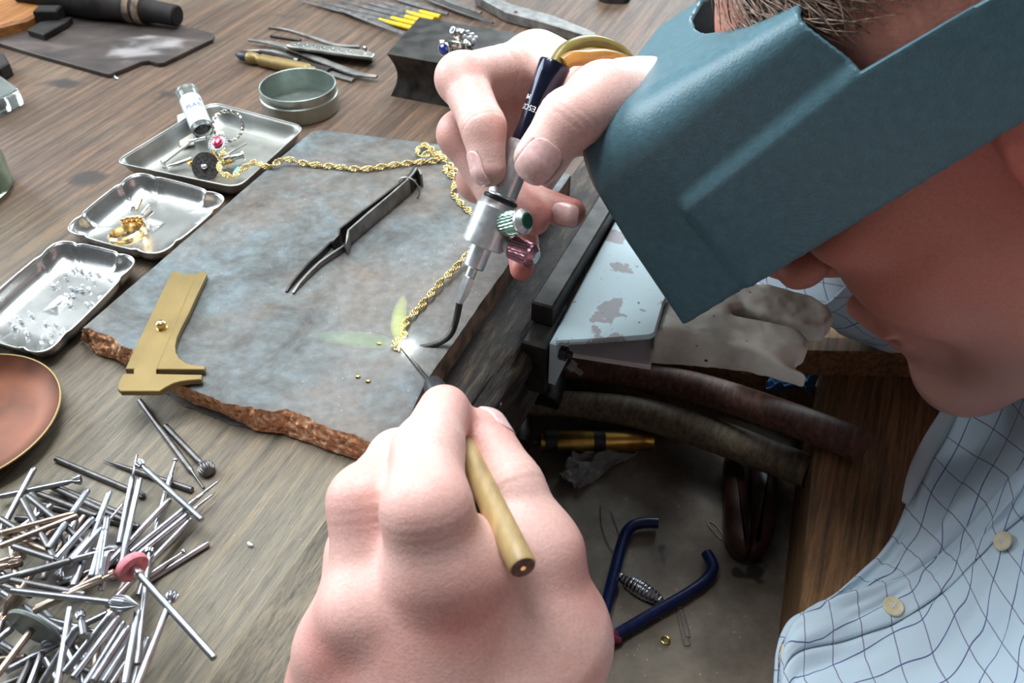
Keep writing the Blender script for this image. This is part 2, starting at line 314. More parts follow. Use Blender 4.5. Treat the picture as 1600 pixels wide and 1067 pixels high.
def join(*vfs):
    V = []; F = []; n = 0
    for v, f in vfs:
        v = np.asarray(v, float); V.append(v); F += [tuple(int(i) + n for i in q) for q in f]; n += len(v)
    return np.concatenate(V), F
def frame(d):
    d = nrm(d); a = np.array([0, 0, 1.]) if abs(d[2]) < .9 else np.array([1., 0, 0]); x = nrm(np.cross(a, d)); return x, np.cross(d, x), d
def lathe(p0, p1, prof, n=24, cap=True, ref=None):
    """prof: list of (t along p0->p1 in metres or fraction given as metres, radius)"""
    p0 = np.asarray(p0, float); x, y, d = frame(np.asarray(p1, float) - p0)
    if ref is not None: x = nrm(np.asarray(ref) - d * (np.asarray(ref) @ d)); y = np.cross(d, x)
    V = []; th = np.arange(n) * 2 * np.pi / n
    for t, r in prof: V += list(p0 + d * t + np.outer(np.cos(th), x) * r + np.outer(np.sin(th), y) * r)
    F = []
    for i in range(len(prof) - 1):
        for j in range(n): F.append((i * n + j, i * n + (j + 1) % n, (i + 1) * n + (j + 1) % n, (i + 1) * n + j))
    if cap:
        if prof[0][1] > 1e-6: F.append(tuple(range(n - 1, -1, -1)))
        if prof[-1][1] > 1e-6: F.append(tuple(range((len(prof) - 1) * n, len(prof) * n)))
    return np.array(V), F
def dist(a, b): return float(np.linalg.norm(np.asarray(a, float) - np.asarray(b, float)))
def spline(P, n=8, closed=False):
    P = np.asarray(P, float); k = len(P); out = []
    for i in range(k if closed else k - 1):
        g = (lambda j: P[j % k]) if closed else (lambda j: P[min(max(j, 0), k - 1)])
        a, b, c, d = g(i - 1), g(i), g(i + 1), g(i + 2)
        for s in range(n):
            t = s / n; out.append(.5 * ((2 * b) + (c - a) * t + (2 * a - 5 * b + 4 * c - d) * t * t + (3 * b - a - 3 * c + d) * t ** 3))
    if not closed: out.append(P[-1])
    return np.array(out)
def tube(path, r, n=10, closed=False, flat=None, up=None):
    """swept tube; r scalar or list; flat=(w,h) squashes the section"""
    P = np.asarray(path, float); k = len(P); R = np.full(k, r) if np.isscalar(r) else np.interp(np.linspace(0, 1, k), np.linspace(0, 1, len(r)), r)
    T = np.gradient(P, axis=0) if not closed else (np.roll(P, -1, 0) - np.roll(P, 1, 0))
    x, y, d = frame(T[0])
    if up is not None: y = nrm(np.asarray(up, float)); x = nrm(np.cross(y, T[0]))
    th = np.arange(n) * 2 * np.pi / n; V = []; fw, fh = flat or (1, 1)
    for i in range(k):
        t = nrm(T[i]); x = nrm(x - t * (x @ t)); y = np.cross(t, x)
        V += list(P[i] + np.outer(np.cos(th), x) * R[i] * fw + np.outer(np.sin(th), y) * R[i] * fh)
    F = []
    for i in range(k if closed else k - 1):
        for j in range(n): F.append((i * n + j, i * n + (j + 1) % n, ((i + 1) % k) * n + (j + 1) % n, ((i + 1) % k) * n + j))
    if not closed: F += [tuple(range(n - 1, -1, -1)), tuple(range((k - 1) * n, k * n))]
    return np.array(V), F
def prism(poly, h, up, bev=0.0):
    """closed polygon (list of 3D points, roughly planar) extruded by h along -up, small bevel on the upper rim"""
    P = np.asarray(poly, float); n = len(P); up = nrm(up); c = P.mean(0)
    area_ = np.zeros(3)
    for i in range(n): area_ += np.cross(P[i] - c, P[(i + 1) % n] - c)
    if area_ @ up < 0: P = P[::-1]
    def inset(Q, d):
        out = []
        for i in range(n):
            e0 = nrm(Q[i] - Q[i - 1]); e1 = nrm(Q[(i + 1) % n] - Q[i]); n0 = np.cross(up, e0); n1 = np.cross(up, e1); m_ = nrm(n0 + n1); out.append(Q[i] + m_ * d / max(.4, m_ @ n0))
        return np.array(out)
    rings = [inset(P, bev), P - up * bev, P - up * (h - bev), inset(P, bev) - up * h] if bev else [P, P - up * h]
    V = np.concatenate(rings); F = [tuple(range(n)), tuple(range(len(V) - 1, len(V) - n - 1, -1))]
    for k in range(len(rings) - 1):
        for i in range(n): j = (i + 1) % n; F.append((k * n + i, (k + 1) * n + i, (k + 1) * n + j, k * n + j))
    return V, F
def box(o, ax, ay, az, sx, sy, sz, bev=.0006):
    """box from corner-centre o (centre of base), half sizes along ax, ay; height sz along az"""
    o = np.asarray(o, float); t = o + np.asarray(az) * sz
    return prism([t - ax * sx - ay * sy, t + ax * sx - ay * sy, t + ax * sx + ay * sy, t - ax * sx + ay * sy], sz, az, bev)
def torus(c, nrm_, R, r, n=24, k=8, e=None):
    x, y, d = frame(nrm_)
    if e is not None: x = nrm(np.asarray(e, float)); y = np.cross(d, x)
    th = np.arange(n) * 2 * np.pi / n
    return tube(np.asarray(c) + np.outer(np.cos(th), x) * R + np.outer(np.sin(th), y) * R, r, k, closed=True)
def ball(c, r, n=10, sc=(1, 1, 1)):
    V = [(0, 0, 1)]
    for i in range(1, n):
        a = math.pi * i / n
        for j in range(2 * n): b = math.pi * j / n; V.append((math.sin(a) * math.cos(b), math.sin(a) * math.sin(b), math.cos(a)))
    V.append((0, 0, -1)); F = []; w = 2 * n
    for j in range(w): F.append((0, 1 + j, 1 + (j + 1) % w))
    for i in range(n - 2):
        for j in range(w): F.append((1 + i * w + j, 1 + (i + 1) * w + j, 1 + (i + 1) * w + (j + 1) % w, 1 + i * w + (j + 1) % w))
    q = 1 + (n - 2) * w
    for j in range(w): F.append((q + j, len(V) - 1, q + (j + 1) % w))
    return np.array(V) * np.array(sc) * r + np.asarray(c), F
def grid(fn, nu, nv):
    U, Vv = np.meshgrid(np.linspace(0, 1, nu), np.linspace(0, 1, nv), indexing='ij'); P = fn(U.ravel(), Vv.ravel())
    F = [(i * nv + j, (i + 1) * nv + j, (i + 1) * nv + j + 1, i * nv + j + 1) for i in range(nu - 1) for j in range(nv - 1)]
    return P, F
def solid(o, t, off=-1):
    md = o.modifiers.new('thickness', 'SOLIDIFY'); md.thickness = t; md.offset = off; return o
def vnoise(P, s, seed=0):
    """smooth value noise, vectorised"""
    P = np.asarray(P, float) * s; i = np.floor(P).astype(np.int64); f = P - i; f = f * f * (3 - 2 * f); out = 0
    for dx in (0, 1):
        for dy in (0, 1):
            for dz in (0, 1):
                h = (i[..., 0] + dx) * 374761393 + (i[..., 1] + dy) * 668265263 + (i[..., 2] + dz) * 2147483647 + seed * 974711
                h = (h ^ (h >> 13)) * 1274126177 & 0xffffffff; h = ((h ^ (h >> 16)) & 0xffff) / 65535.
                out = out + h * (f[..., 0] if dx else 1 - f[..., 0]) * (f[..., 1] if dy else 1 - f[..., 1]) * (f[..., 2] if dz else 1 - f[..., 2])
    return out * 2 - 1
def fbm(P, s, seed=0, oct=3): return sum(vnoise(P, s * 2 ** k, seed + k) / 2 ** k for k in range(oct))
# --- implicit surfaces (surface nets on a narrow band), used for flesh, stone, carved wood, moulded plastic
def smin(a, b, k): h = np.maximum(k - np.abs(a - b), 0) / k; return np.minimum(a, b) - h * h * k * .25
def smax(a, b, k): return -smin(-a, -b, k)
def cap(P, a, b, ra, rb):
    a = np.asarray(a, float); b = np.asarray(b, float); d = b - a; t = np.clip(((P - a) @ d) / (d @ d), 0, 1)
    return np.linalg.norm(P - a - t[:, None] * d, axis=1) - (ra + (rb - ra) * t)
def ell(P, c, r, R=None):
    q = P - np.asarray(c)
    if R is not None: q = q @ np.asarray(R).T
    q = q / np.asarray(r); k = np.linalg.norm(q, axis=1); return (k - 1) * min(r)
def poly2(x, y, pts):
    pts = np.asarray(pts, float); d = np.full(x.shape, 1e9); s = np.ones(x.shape)
    for i in range(len(pts)):
        a = pts[i]; b = pts[i - 1]; e = b - a; wx = x - a[0]; wy = y - a[1]; t = np.clip((wx * e[0] + wy * e[1]) / (e @ e), 0, 1)
        d = np.minimum(d, (wx - e[0] * t) ** 2 + (wy - e[1] * t) ** 2)
        c1 = y >= a[1]; c2 = y < b[1]; c3 = e[0] * wy > e[1] * wx; s = np.where((c1 & c2 & c3) | (~c1 & ~c2 & ~c3), -s, s)
    return s * np.sqrt(d)
def isosurf(fn, lo, hi, h, blk=8, slack=1.6):
    lo = np.asarray(lo, float); n = np.ceil((np.asarray(hi, float) - lo) / h / blk).astype(int); nx, ny, nz = n * blk
    c = [(np.arange(k) * blk + (blk - 1) / 2) * h for k in n]; cc = np.stack(np.meshgrid(*c, indexing='ij'), -1).reshape(-1, 3) + lo
    dc = fn(cc); A = np.repeat(np.repeat(np.repeat(dc.reshape(n), blk, 0), blk, 1), blk, 2).astype(np.float32)
    act = np.where(np.abs(dc) < blk * h * .87 * slack)[0]; o = np.stack(np.unravel_index(act, n), -1) * blk
    loc = np.stack(np.meshgrid(*[np.arange(blk)] * 3, indexing='ij'), -1).reshape(-1, 3)
    for s in range(0, len(o), 400):
        ii = (o[s:s + 400, None, :] + loc[None]).reshape(-1, 3); A[ii[:, 0], ii[:, 1], ii[:, 2]] = fn(ii * h + lo)
    S = A < 0; cs = S[:-1, :-1, :-1].astype(np.int8)
    cnt = sum(S[i:nx - 1 + i, j:ny - 1 + j, k:nz - 1 + k].astype(np.int8) for i in (0, 1) for j in (0, 1) for k in (0, 1))
    cells = np.stack(np.where((cnt > 0) & (cnt < 8)), -1); idx = np.full((nx - 1, ny - 1, nz - 1), -1, np.int32); idx[tuple(cells.T)] = np.arange(len(cells))
    co = np.array([(i, j, k) for i in (0, 1) for j in (0, 1) for k in (0, 1)]); val = np.stack([A[tuple((cells + q).T)] for q in co], -1)
    acc = np.zeros((len(cells), 3)); w = np.zeros(len(cells))
    for a in range(8):
        for b in range(a + 1, 8):
            if abs(co[a] - co[b]).sum() != 1: continue
            va, vb = val[:, a], val[:, b]; x = (va < 0) != (vb < 0); t = np.where(x, va / np.where(va == vb, 1, va - vb), 0)
            acc += np.where(x[:, None], co[a] + t[:, None] * (co[b] - co[a]), 0); w += x
    V = (cells + acc / w[:, None]) * h + lo; F = []
    for ax in range(3):
        u, v = [(1, 2), (2, 0), (0, 1)][ax]; sl0 = [slice(1, -1)] * 3; sl1 = [slice(1, -1)] * 3; sl0[ax] = slice(0, -1); sl1[ax] = slice(1, None)
        X = S[tuple(sl0)] != S[tuple(sl1)]; e = np.stack(np.where(X), -1); off = np.ones(3, int); off[ax] = 0; e = e + off
        du = np.eye(3, dtype=int)[u]; dv = np.eye(3, dtype=int)[v]
        q = np.stack([idx[tuple(np.minimum(e - a_, np.array(idx.shape) - 1).T)] for a_ in (du + dv, dv, 0 * du, du)], -1)
        inside = S[tuple(e.T)]; q = np.where(inside[:, None], q, q[:, ::-1]); F.append(q)
    F = np.concatenate(F); F = F[(F >= 0).all(1)]
    return V, F
# ------------------------------------------------------------------ text (built-in font) as flat meshes
def text_mesh(s, size, extr=0.00005):
    cu = bpy.data.curves.new('text', 'FONT'); cu.body = s; cu.size = size; cu.align_x = 'CENTER'; cu.align_y = 'CENTER'; cu.extrude = extr
    o = bpy.data.objects.new('text', cu); C.objects.link(o); dg = bpy.context.evaluated_depsgraph_get(); dg.update()
    me = o.evaluated_get(dg).to_mesh(); v = np.array([x.co[:] for x in me.vertices]); f = [tuple(q.vertices) for q in me.polygons]
    o.evaluated_get(dg).to_mesh_clear(); bpy.data.objects.remove(o); return v, f
def wrap_text(s, size, p, axis, out, right, r):
    """text lying on a cylinder of radius r: p = point on the axis, out = outward at text centre, right = reading direction"""
    v, f = text_mesh(s, size); up = np.cross(out, right); th = v[:, 0] / r
    P = p + np.outer(v[:, 1], up) + (np.outer(np.cos(th), out) + np.outer(np.sin(th), right)) * (r + .00008 + v[:, 2:3])
    return P, f
# ================================================================== STRUCTURE AND BENCH
fl = obj('floor', box((0, .3, -.93), RT, np.array([0, 1., 0]), Z3, 2.0, 2.0, .03, 0), 'floor', loc=(0, .3, -.93)); fl['kind'] = 'structure'
ce = obj('ceiling_added_bounce', box((0, 1.9, 2.3), RT, np.array([0, 1., 0]), Z3, 3.0, 1.9, .05, 0), 'plaster', loc=(0, 1.9, 2.3)); ce['kind'] = 'structure'  # unseen partial ceiling, added to bounce soft light down onto the bench
wb = obj('wall_back_added_bounce', box((0, 3.85, -.93), RT, np.array([0, 1., 0]), Z3, 3.0, .05, 3.25, 0), 'plaster', loc=(0, 3.85, -.93)); wb['kind'] = 'structure'  # unseen pale wall, added to brighten the surroundings the metals reflect
bench = thing('workbench', 'worn brown wooden jeweller\'s workbench top under the tools and trays', 'workbench', (0, 0, -.9))
obj('tabletop', prism([B(-.25, -.148), B(1.25, -.148), B(1.25, -1.05), B(-.25, -1.05)], .05, Z3, .001), 'bench', bench)
def edge_prof(U, V):
    pr = np.array([(-.150, -.0500), (-.150, -.0002), (-.146, .0003), (-.140, .0002), (-.132, -.0004), (-.125, -.0016), (-.1195, -.0046), (-.1165, -.010), (-.1155, -.018), (-.1150, -.030), (-.1150, -.042), (-.1165, -.050), (-.150, -.0500)])
    t = V * (len(pr) - 1); bb = np.interp(t, range(len(pr)), pr[:, 0]); zz = np.interp(t, range(len(pr)), pr[:, 1]); aa = -.25 + U * 1.5
    P = np.outer(aa, E1) + np.outer(bb, E2) + np.outer(zz, Z3); m_ = np.clip((bb + .146) / .02, 0, 1)
    q = np.stack([aa * .35, bb, zz], -1); d = fbm(q, 110, 3, 3) * .0021 * m_ + np.minimum(0, vnoise(q, 60, 9)) * .003 * m_
    return P + np.outer(d, E2) + np.outer(d * .7, Z3)
obj('front_edge', grid(edge_prof, 420, 62), 'bench_edge', bench, sharp=None)['label'] = 'dark, gouged front edge of the bench'
for a_, b_ in ((-.2, -.22), (-.2, -.98), (1.18, -.22), (1.18, -.98)): obj('leg', box(B(a_, b_, -.9), E1, E2, Z3, .035, .035, .85, .003), 'bench', bench)
# catch drawer under the bench pin
drw = thing('catch_drawer', 'deep wooden catch drawer below the bench edge with a grimy metal bottom', 'drawer', tuple(B(.25, -.1, -.19)))
obj('drawer_bottom', box(B(.22, -.16, -.176), E1, E2, Z3, .45, .30, .006), 'tray_bottom', drw)['label'] = 'grimy grey metal bottom of the drawer'
t1 = G(1284, 588, -.105); t2 = G(1250, 954, -.105); dv = nrm(t1 - t2); lp = t2 - dv * .22; rp = t1 + dv * .16; sd = np.cross(dv, Z3)
bo = obj('side_board', prism([lp, rp, rp + sd * .115, lp + sd * .115], .085, Z3, .003), 'drawer_oak', drw); bo['label'] = 'broad grained oak side board of the drawer'
obj('back_panel', box(B(.22, -.455, -.19), E1, E2, Z3, .45, .008, .13), 'drawer_oak', drw); obj('added_end_panel', box(B(.462, -.20, -.19), E1, E2, Z3, .008, .220, .068), 'drawer_oak', drw)  # end panel added well inside the drawer so its far part reads dark
r0 = G(1165, 547, -.084); r1 = G(1640, 556, -.084); rd = nrm(r1 - r0); rn = np.array([-rd[1], rd[0], 0])
rail = obj('wooden_rail', prism([r0, r1, r1 + rn * .014, r0 + rn * .014], .0205, Z3, .001), 'drawer_oak', loc=tuple(r0)); tag(rail, 'narrow oak rail lying across the drawer side behind the bench pin', 'rail')
# ------------------------------------------------------------------ soldering slab
slab = thing('soldering_slab', 'large mottled grey-blue soldering slab with a broken orange front edge', 'slab', tuple(B(.31, -.22, 0)))
ST = .0135
fe = [(130, 512), (150, 517), (175, 527), (190, 540), (207, 545), (235, 572), (262, 592), (280, 603), (312, 612), (345, 628), (375, 634), (400, 638), (427, 643), (448, 638), (469, 646), (499, 662), (525, 672), (550, 677), (575, 690), (592, 696), (612, 694), (636, 662)]
fb = [(127, 531), (155, 556), (180, 561), (197, 571), (240, 590), (275, 617), (305, 632), (345, 645), (400, 673), (439, 677), (475, 689), (520, 706), (562, 719), (590, 726), (625, 720), (646, 675)]
ft = np.array([G(x, y, ST) for x, y in fe]); fbm_ = np.array([G(x, y, .001) for x, y in fb])
def resample(P, n):
    s = np.concatenate([[0], np.cumsum(np.linalg.norm(np.diff(P, axis=0), axis=1))]); u = np.linspace(0, s[-1], n); return np.stack([np.interp(u, s, P[:, k]) for k in range(3)], -1)
nf = 260; ftr = resample(ft, nf); fbr = resample(fbm_, nf); ftr = ftr + np.outer(fbm(ftr, 350, 4, 2) * .0006, E1)
others = [G(664, 598, ST), G(793, 415, ST), B(.422, -.1425, ST), B(.424, -.225, ST), G(500, 203, ST), G(486, 206, ST)]
seg = []
chain_ = [ftr[-1]] + others + [ftr[0]]
for i in range(len(chain_) - 1):
    k = max(2, int(dist(chain_[i], chain_[i + 1]) / .003)); s_ = np.array([chain_[i] + (chain_[i + 1] - chain_[i]) * j / k for j in range(1 if i == 0 else 0, k)])
    seg += list(s_ + np.outer(fbm(s_, 200, 2, 3) * .00025, E2))
outl = np.concatenate([ftr, np.array(seg)]); no = len(outl); cen = outl.mean(0)
V = [outl * 1.0]; inn = outl + (cen - outl) / np.linalg.norm(cen - outl, axis=1)[:, None] * .0015; inn[:, 2] = ST + .0004; out_side = outl.copy(); out_side[:, 2] = .0005
V = np.concatenate([inn, outl, out_side]); F = [tuple(range(no))] + [(k * no + (i + 1) % no, k * no + i, (k + 1) * no + i, (k + 1) * no + (i + 1) % no) for k in (0, 1) for i in range(no) if not (k == 1 and i < nf - 1)] + [tuple(range(3 * no - 1, 2 * no - 1, -1))]
so = obj('slab_body', (V, F), 'slate', slab, sharp=50); so.data.materials.append(M['slab_side'])
for q in so.data.polygons:
    if abs(q.normal.z) < .5 and q.index > no: q.material_index = 1
rows = 20; VB = []
for k in range(rows):
    t = k / (rows - 1); R = ftr * (1 - t) + fbr * t; bulge = math.sin(t * math.pi) * .0006
    VB.append(R - np.outer(np.full(nf, bulge), E1) + np.outer(((fbm(R, 700, 5, 3) * .0011 + np.abs(vnoise(R, 220, 2)) * -.0007) * min(1, 4 * t)), nrm(-E1 + Z3)))
VB = np.concatenate(VB); FB = [(k * nf + i, k * nf + i + 1, (k + 1) * nf + i + 1, (k + 1) * nf + i) for k in range(rows - 1) for i in range(nf - 1)]
be = obj('broken_edge', (VB, FB), 'brick', slab, sharp=None); be['label'] = 'rough broken orange-brown front edge'
ZS = ST + .0004
# flecks of metal left on the slab
for i, (x, y) in enumerate([(559, 588), (575, 595), (592, 536)]):
    P = fbm(np.array([[x, y, 0.]]), 1)[0]
    o = obj('gold_scrap', ball(G(x, y, ZS + .0006), .0012, 4, (1, .7, .5)), 'gold', loc=tuple(G(x, y, ZS)), sharp=30)
    tag(o, ['tiny gold scrap on the slab, left of the two below the flame', 'tiny gold scrap on the slab, right of the two below the flame', 'tiny gold solder ball on the slab just left of the chain end'][i], 'scrap')
# ------------------------------------------------------------------ bench pin holder
hold = thing('bench_pin_holder', 'steel angle bracket with worn pale blue-grey paint bolted to the bench edge', 'bracket', tuple(B(.36, -.108, -.03)))
obj('mounting_bar', prism([B(.3105, -.1215, .0105), B(.3105, -.1105, .0105), B(.56, -.1125, .0105), B(.56, -.1235, .0105)], .0125, Z3, .0009), 'dark_steel', hold)['label'] = 'dark steel bar along the bench edge'
obj('clamp_block', prism([B(.2955, -.1205, -.002), B(.2955, -.108, -.002), B(.33, -.109, -.002), B(.33, -.1215, -.002)], .032, Z3, .001), 'dark_steel', hold)
obj('top_plate', prism([B(.2975, -.1068, .0005), B(.3080, -.0865, .0005), B(.3205, -.0645, .0005), B(.3235, -.0628, .0005), B(.346, -.0652, .0005), B(.50, -.0665, .0005), B(.50, -.1135, .0005)], .0032, Z3, .0009), 'bracket', hold)['label'] = 'pale blue-grey plate with paint worn through'
obj('side_flange', prism([B(.2975, -.1068, .0003), B(.2975, -.1034, .0003), B(.50, -.1101, .0003), B(.50, -.1135, .0003)], .0275, Z3, .0008), 'bracket', hold)
lpz = -.018; obj('lower_plate', prism([G(868, 549, lpz), G(1017, 572, lpz), G(1023, 520, lpz), G(1030, 440, lpz), G(930, 430, lpz)], .003, Z3, .0006), 'pale_metal', hold)
obj('bolt', lathe(B(.3035, -.1034, -.010), B(.3035, -.094, -.010), [(0, .0036), (.0035, .0036), (.0035, .002), (.006, .002)], 6), 'dark_steel', hold, sharp=20)
obj('bolt', lathe(B(.318, -.104, -.030), B(.318, -.094, -.036), [(0, .003), (.004, .003), (.0045, .0015), (.009, .0015)], 8), 'tool_steel', hold, sharp=20)
stub = obj('metal_pin', lathe(G(766, 625, -.012), G(784, 632, -.010), [(0, .0011), (.0065, .0011), (.0068, .0008)], 10), 'steel', loc=tuple(G(766, 625, -.012))); tag(stub, 'short bright metal pin sticking out of the dark bench edge', 'pin')
# ------------------------------------------------------------------ bench pin (carved wood)
PZ = -.004
pp = [(1024, 514), (1038, 470), (1100, 425), (1170, 436), (1200, 440), (1270, 456), (1298, 474), (1305, 491), (1292, 504), (1255, 503), (1190, 485), (1160, 474), (1144, 478), (1146, 487), (1165, 492), (1215, 500), (1250, 509), (1267, 528), (1262, 540), (1246, 549), (1264, 577), (1236, 567), (1180, 544), (1100, 527)]
pab = np.array([ab(G(x, y, PZ))[:2] for x, y in pp])
pin_a, pin_b = ab(G(1258, 552, PZ))[:2]
def pin_sdf(P):
    q = np.stack([P @ E1, P @ E2, P[:, 2]], -1); d2 = poly2(q[:, 0], q[:, 1], pab)
    t = np.clip((q[:, 1] + .065) / .07, 0, 1); top = PZ - .0012 * t + fbm(P, 90, 1, 2) * .0005; bot = PZ - (.0235 - .0105 * t)
    near = np.exp(-((q[:, 0] - pin_a) ** 2 + (q[:, 1] - pin_b) ** 2) / .0085 ** 2); top = top - near * .0085 * np.clip((pin_a + .006 - q[:, 0]) / .012, 0, 1)
    d = smax(smax(d2, q[:, 2] - top, .0035), bot - q[:, 2], .002)
    return d + fbm(P, 260, 6, 2) * .00022
lo = np.minimum.reduce([G(x, y, PZ) for x, y in pp]) - .004; hi = np.maximum.reduce([G(x, y, PZ) for x, y in pp]) + .004; lo[2] = -.032; hi[2] = .002
pin = obj('bench_pin', isosurf(pin_sdf, lo, hi, .0007), 'pin_wood', loc=tuple(B(.36, -.03, -.028)), sharp=None); tag(pin, 'grey notched wooden bench pin with a filed slot and pointed spur', 'bench pin')
# ------------------------------------------------------------------ things in the drawer
DZ = -.170
def hammer(name, pts, r, mat, label):
    P = spline([G(x, y, z) for x, y, z in pts], 8); t = thing(name, label, 'hammer', tuple(P[-1] - Z3 * r[-1]))
    obj('handle', tube(P, r, 18, flat=(1, .82), up=Z3), mat, t, sharp=50)
    h = P[0]; d = nrm(P[1] - P[0]); s = nrm(np.cross(d, Z3))
    obj('head', lathe(h - s * .04, h + s * .04, [(0, .009), (.004, .0105), (.025, .010), (.03, .008), (.05, .008), (.055, .010), (.076, .0105), (.08, .009)], 20), 'dark_steel', t)
hammer('hammer', [(870, 572, -.150), (960, 582, -.146), (1080, 603, -.130), (1210, 645, -.108), (1347, 697, -.0945)], [.009, .0095, .0105, .0105, .0105], 'handle_dark', 'reddish-brown curved hammer handle with its end resting on the oak side board')
hammer('hammer', [(810, 630, -.156), (900, 632, -.154), (1010, 648, -.148), (1130, 686, -.138), (1266, 738, -.128)], [.009, .010, .0115, .0115, .0110], 'handle_grey', 'grey-brown curved hammer handle ending inside the drawer below the reddish one')
bt = thing('brass_handpiece', 'shiny brass cylinder with dark bands lying in the shadow of the drawer', 'tool', tuple(G(930, 690, DZ)))
q0 = G(812, 690, DZ + .009); q1 = G(1020, 688, DZ + .009); L_ = dist(q0, q1)
obj('barrel', lathe(q0, q1, [(.012, .003), (.014, .0055), (.020, .0055), (.022, .0065), (L_ * .28, .0065), (L_ * .30, .0072), (L_ * .9, .0072), (L_ * .92, .006), (L_, .006)], 28), 'bright_brass', bt)
for u_ in (.19, .55): obj('band', lathe(q0 + (q1 - q0) * u_, q1, [(0, .0069), (.0003, .0076), (.0078, .0076), (.008, .0069)], 28, cap=False), 'black_rubber', bt)
obj('tip', lathe(q0, q1, [(0, .001), (.004, .0022), (.012, .0028)], 14), 'dark_steel', bt)
pl = thing('pliers', 'open pliers with navy blue dipped handles lying on the drawer bottom', 'pliers', tuple(G(1010, 930, DZ)))
zz = DZ + .0045
h1 = spline([G(x, y, z) for x, y, z in [(925, 1015, zz), (945, 955, zz), (960, 895, zz), (974, 843, zz), (985, 824, zz + .001), (1004, 817, zz + .001), (1028, 817, zz + .001)]], 8)
h2 = spline([G(x, y, z) for x, y, z in [(930, 1012, zz), (975, 985, zz), (1030, 953, zz), (1075, 927, zz), (1102, 907, zz), (1114, 886, zz + .001), (1104, 864, zz + .001)]], 8)
for h_ in (h1, h2): obj('handle', tube(h_, .0034, 14), 'blue_pvc', pl, sharp=60)
jb = nrm(h1[0] - h1[6] + h2[0] - h2[6]); j0 = (h1[0] + h2[0]) / 2
for s_ in (-1, 1): obj('jaw', tube([j0, j0 + jb * .02 + np.cross(jb, Z3) * .004 * s_, j0 + jb * .045 + np.cross(jb, Z3) * .001 * s_], [.006, .005, .0015], 10), 'tool_steel', pl)
obj('wrap', tube(spline([G(938, 990, zz + .002), G(950, 1003, zz + .004), G(958, 988, zz + .003), G(966, 1000, zz), G(952, 995, zz + .005)], 6), .0020, 8), 'maroon', pl)['label'] = 'maroon rubber band wound round the joint'
s0 = G(966, 899, zz); s1 = G(1036, 941, zz); Ls = dist(s0, s1); pf = []
for i in range(49):
    t = i / 48; pf.append((t * Ls, .0014 + .0032 * math.sin(math.pi * t) ** .8 + (.00035 if i % 4 in (1, 2) else 0)))
obj('spring', lathe(s0, s1, pf, 18), 'steel', pl, sharp=30)
clip = obj('paper_clip', tube(spline([G(x, y, DZ + .001) for x, y in [(1062, 955), (1070, 985), (1072, 993), (1078, 990), (1068, 955), (1062, 948), (1057, 955), (1068, 1000), (1072, 1008), (1078, 1005), (1077, 998)]], 6), .00042, 6), 'silver', loc=tuple(G(1067, 978, DZ))); tag(clip, 'small silver paper clip on the drawer bottom below the pliers', 'paper clip')
jr = obj('jump_ring', torus(G(1040, 1000, DZ + .0009), Z3, .0022, .00055), 'gold', loc=tuple(G(1040, 1000, DZ))); tag(jr, 'small gold ring on the drawer bottom beside the paper clip', 'ring')
lo_ = obj('wire_loop', tube(spline([G(x, y, DZ + .0008) for x, y in [(1140, 850), (1122, 838), (1108, 822), (1108, 815), (1118, 820), (1132, 838), (1146, 852)]], 6), .0003, 6), 'silver_dull', loc=tuple(G(1125, 830, DZ))); tag(lo_, 'thin pale wire loop on the drawer bottom beside the brown clamp', 'wire')
th = obj('thread', tube(spline([G(x, y, DZ + .0006) for x, y in [(938, 790), (940, 820), (950, 850), (962, 862), (968, 840), (955, 800)]], 6), .0002, 5), 'black_rubber', loc=tuple(G(940, 830, DZ))); tag(th, 'fine dark thread curling on the drawer bottom left of the pliers', 'thread')
rc = thing('ring_clamp', 'dark brown wooden ring clamp of two rounded jaws standing by the drawer side', 'clamp', tuple(G(1175, 800, DZ)))
for s_, (x0, x1) in ((0, (1136, 1174)), (1, (1177, 1216))):
    zt = DZ + .022; b0 = x0 if s_ == 0 else x1; i0 = x1 if s_ == 0 else x0
    poly = [G(i0, 700, zt), G(b0, 700, zt), G(b0, 800, zt), G(b0 + (i0 - b0) * .12, 826, zt), G(b0 + (i0 - b0) * .4, 842, zt), G(b0 + (i0 - b0) * .8, 850, zt), G(i0, 848, zt), G(i0 + (b0 - i0) * .1, 780, zt)]
    obj('jaw', prism(poly, .021, Z3, .004), 'brown_grip', rc, sharp=60)
bag = grid(lambda U, V: G(0, 0, 0)[None] * 0 + np.stack([(1 - V) * ((1 - U) * G(872, 752, DZ)[k] + U * G(905, 770, DZ)[k]) + V * ((1 - U) * G(900, 715, DZ)[k] + U * G(1000, 708, DZ)[k]) for k in range(3)], -1) + np.outer(.006 + fbm(np.stack([U * 3, V * 3, U * 0], -1), 1.3, 8, 3) * .005, Z3), 24, 24)
bg = solid(obj('plastic_scrap', bag, 'film', loc=tuple(G(920, 735, DZ)), sharp=20), .0002); tag(bg, 'crumpled clear plastic scrap on the drawer bottom below the brass cylinder', 'plastic scrap')
cl = grid(lambda U, V: np.stack([(1 - V) * ((1 - U) * G(1195, 612, -.118)[k] + U * G(1268, 612, -.118)[k]) + V * ((1 - U) * G(1205, 580, -.118)[k] + U * G(1285, 582, -.118)[k]) for k in range(3)], -1) + np.outer(.008 + fbm(np.stack([U * 3, V * 3, U * 0], -1), 1.1, 5, 3) * .008, Z3), 30, 30)
cb = solid(obj('blue_cloth', (cl[0] - Z3 * .006, cl[1]), 'felt', loc=tuple(G(1240, 600, -.121)), sharp=None), .001); tag(cb, 'small crumpled blue cloth lying behind the hammer handles at the drawer end', 'cloth')
